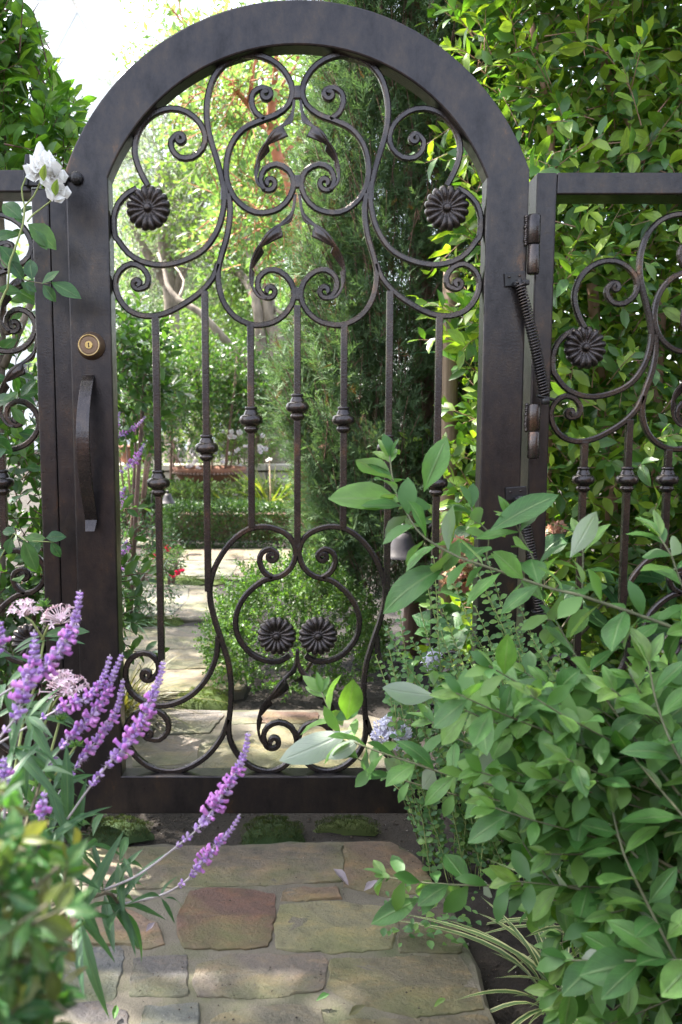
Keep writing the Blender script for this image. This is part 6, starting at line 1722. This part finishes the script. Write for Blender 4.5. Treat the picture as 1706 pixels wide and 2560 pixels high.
# near leafy shrub in the lower left corner (out of focus)
L_NEAR = leaf_mat('near_bronze_leaf', [(0.02, 0.085, 0.018), (0.028, 0.105, 0.022), (0.04, 0.13, 0.026), (0.06, 0.14, 0.035), (0.15, 0.15, 0.04), (0.03, 0.11, 0.025)], .4, .35, (1.3, 1.3, .5), under=(.2, .26, .16), vein=(.2, .24, .1), noise_amt=.15)
rgk = np.random.default_rng(250)
nea = empty('bronze_tipped_shrub', (-.30, -1.25, -.03), 'out of focus shrub with small oval bronze tipped leaves beside the path', 'shrub')
sts, dvs = [], []
for k in range(105):
    px, py = rgk.uniform(-160, 260), rgk.uniform(1980, 2700)
    if px > np.interp(py, [2000, 2100, 2250, 2450, 2700], [60, 130, 190, 180, 110]) + rgk.normal() * 45: px -= 190
    sts.append(tuple(PD(px, py, rgk.uniform(.46, .66)))); dvs.append((rgk.normal(.4, .6), rgk.normal(-.1, .5), rgk.normal(.5, .5)))
st = np.array(sts); dv = unit(np.array(dvs)); Lw = rgk.uniform(.02, .05, len(st))
P_, D_, N_, S_ = twig_leaves(st - dv * .03, dv, Lw, 7, spread=.8, base_size=.028, rg=rgk, up=.8, nrand=.5, face=(0, -.3, 0), opposite=True)
foliage(nea, P_, D_, N_, S_, T_YOUNG + T_FORE[:2], L_NEAR, 260, rg=rgk, cell=16)
add_twigs(nea, st - dv * .03, dv, Lw, .0014, STEM_B)
for k in range(9):
    q_ = Vector(st[k * 10]); link('stem', Bag().tube([Vector((-.36 + rgk.normal() * .04, -1.2 + rgk.normal() * .05, -.03)), q_ * .5 + Vector((-.2, -.6, 0)), q_], [.005, .004, .002], 6).mesh('stem', True), STEM_B, nea)
# ---- climbing white rose on the latch side
L_ROSE = leaf_mat('rose_leaf', [(0.025, 0.085, 0.025), (0.035, 0.105, 0.03), (0.05, 0.13, 0.035), (0.08, 0.16, 0.035)], .4, .38, (1.3, 1.4, .4), under=(.14, .22, .12), vein=(.13, .2, .08), noise_amt=.12)
T_ROSE = [leaf_tpl(6, 2, w, .45, .9, .10, bn, .1, stalk=.05, seed=i) for i, (w, bn) in enumerate(((.55, .15), (.62, .3), (.5, .05)))]
ros = empty('climbing_rose', (-.72, -.05, -.03), 'climbing rose with white blooms scrambling over the latch side fence', 'rose')
rgz = np.random.default_rng(260)
def cane(pts, dd, r0, r1, mat=STEM_Y):
    p = spline([tuple(PD(x_, y_, d_)) for (x_, y_), d_ in zip(pts, dd)], .02)
    link('cane', Bag().tube([Vector(q) for q in p], list(np.linspace(r0, r1, len(p))), 7).mesh('cane', True), mat, ros); return p
cane([(62, 510), (58, 560), (33, 635), (24, 660), (20, 720), (5, 750), (-30, 900), (-60, 1400), (-80, 2100)], [1.86, 1.86, 1.86, 1.86, 1.87, 1.88, 1.88, 1.88, 1.9], .0022, .005)
cane([(105, 447), (85, 490), (62, 515)], [1.84, 1.85, 1.86], .0018, .002); cane([(78, 420), (55, 470), (62, 515)], [1.87, 1.86, 1.86], .0016, .002); cane([(142, 478), (125, 505), (85, 535), (68, 555)], [1.84, 1.85, 1.86, 1.86], .0016, .002)
cane([(-20, 620), (40, 690), (105, 708), (128, 708)], [1.9, 1.88, 1.87, 1.86], .0016, .0012, STEM_B)
cane([(0, 1400), (35, 1335), (60, 1350), (135, 1355)], [1.88, 1.86, 1.85, 1.84], .0018, .0012)
ROSEW = leaf_mat('white_rose_petal', [(0.76, 0.75, 0.72), (0.8, 0.79, 0.77), (0.8, 0.78, 0.74)], .3, .6, (1, 1, 1), noise_amt=.04)
for (px, py, R, fc) in ((112, 420, .038, (.2, -.9, .5)), (135, 440, .036, (.5, -.8, .2)), (95, 432, .03, (-.5, -.8, .1)), (142, 478, .032, (.3, -.7, -.5))):
    o = bloom(ros, np.array(PD(px, py, 1.84)), R, ROSEW, rgz, fc)
SEP = leaf_mat('rose_sepal', [(0.18, .26, .06), (.22, .3, .08), (.2, .25, .08)], .4, .5)
for px, py in ((112, 435), (142, 472)):
    c = PD(px, py, 1.8); d = Vector((.25, -.3, .9)); place(tpl_mesh('sepal', leaf_tpl(5, 2, .5, .4, .6, .6, -.1)), 'sepal', ros, c - d * .015, d, (0, -1, 0), .034).data.materials.append(SEP)
bud = PD(95, 395, 1.85); place(floret_mesh(77), 'rose_bud', ros, bud - Vector((0, 0, .012)), (.15, 0, 1), (0, -1, 0), .04).data.materials.append(ROSEW)
P_, D_, N_, S_ = [], [], [], []
for a_, c_, dd in (((105, 710), (148, 675), 1.85), ((108, 712), (140, 755), 1.85), ((128, 705), (205, 745), 1.85), ((82, 700), (70, 640), 1.86), ((62, 705), (92, 730), 1.86), ((70, 560), (148, 612), 1.85), ((90, 575), (118, 625), 1.85), ((55, 548), (0, 495), 1.86), ((60, 560), (35, 528), 1.86), ((-10, 600), (38, 570), 1.88), ((0, 615), (52, 670), 1.87), ((25, 650), (60, 700), 1.87),
                   ((60, 1345), (115, 1345), 1.85), ((115, 1345), (165, 1335), 1.84), ((128, 1355), (152, 1395), 1.84), ((40, 1330), (0, 1325), 1.86), ((60, 1350), (92, 1430), 1.85), ((30, 1345), (10, 1390), 1.86)):
    p0, p1 = PD(*a_, dd), PD(*c_, dd); d = p1 - p0
    P_.append(tuple(p0)); D_.append(tuple(d)); N_.append((rgz.normal() * .2, -.8, .5)); S_.append(d.length)
for k in range(120):
    px, py = rgz.uniform(-140, 70), rgz.uniform(470, 1480); dd = rgz.uniform(1.95, 2.3)
    P_.append(tuple(PD(px, py, dd))); D_.append((rgz.normal(), rgz.normal() * .4, rgz.normal() * .7)); N_.append((rgz.normal() * .4, -.7, .5)); S_.append(rgz.uniform(.04, .075))
foliage(ros, np.array(P_), np.array(D_), np.array(N_), np.array(S_), T_ROSE, L_ROSE, 120, rg=rgz, cell=8)
# backing foliage behind the left fence
shrub('fence_shrub', 'tangled leafy shrub growing behind the latch side fence', (-.92, .62, .55), (.36, .32, .62), 420, 8, .16, .055, L_DARK, T_FICUS0, 265, nparts=120)
# ---- small things on the path
DEADL = leaf_mat('fallen_grey_leaf', [(0.24, 0.2, 0.22), (0.28, 0.24, 0.26)], .2, .6, (1, 1, 1), noise_amt=.2)
for i, (px, py, sz, ang, mt, lab) in enumerate(((872, 2218, .045, 2.4, DEADL, 'curled grey fallen leaf on the path beside the pale slab'), (910, 2232, .034, .5, DEADL, 'smaller grey fallen leaf lying next to the curled one'),
    (365, 2335, .022, .9, DEADL, 'tiny crumpled pale leaf on the pinkish stone'), (790, 2508, .024, .2, L_FORE, 'small green fallen leaf on the path'), (1085, 2523, .022, .4, L_FORE_Y, 'pale green fallen leaf by the striped strap leaves'), (285, 2555, .022, 1.6, L_FORE, 'green leaf tip lying at the near edge of the path'), (872, 2545, .03, .3, L_CAREX, 'pale dry petal scrap lying on the near flagstones'))):
    g = G(px, py, .004); r_ = random.Random(i)
    o = link('fallen_leaf', tpl_mesh('fallen_leaf', leaf_tpl(6, 2, .5, .45, .9, .5, -.35, .3, seed=i)), mt, None, (g.x, g.y, .008))
    o.scale = (sz,) * 3; o.rotation_euler = (.15, -.1, ang); tag(o, lab, 'leaf')
def reg2(n):
    pts = [G(RNG.uniform(150, 1250), RNG.uniform(2120, 2600), .002) for _ in range(n)]
    return np.array([tuple(p) for p in pts])
lit = link('leaf_litter', crumbs(240, reg2, 0, .0008, .0026, RNG), CRUMB)
tag(lit, 'fine dark crumbs scattered over the front flagstones', 'litter', kind='stuff')

# ---- unseen hedges added on the visitor's side to darken the lower gate and hinge stile
hedge('added_unseen_hedge', 'unseen clipped hedge added opposite the gate to darken its lower part', -3.2, 3.6, -4.3, -3.6, 1.6, 5200, L_BOX, .07, 310, group='unseen hedges added to darken the gate')
hedge('added_unseen_hedge', 'unseen clipped hedge added along the front path to darken the hinge stile', 1.7, 2.4, -3.5, -.35, 1.9, 5200, L_BOX, .07, 311, group='unseen hedges added to darken the gate')
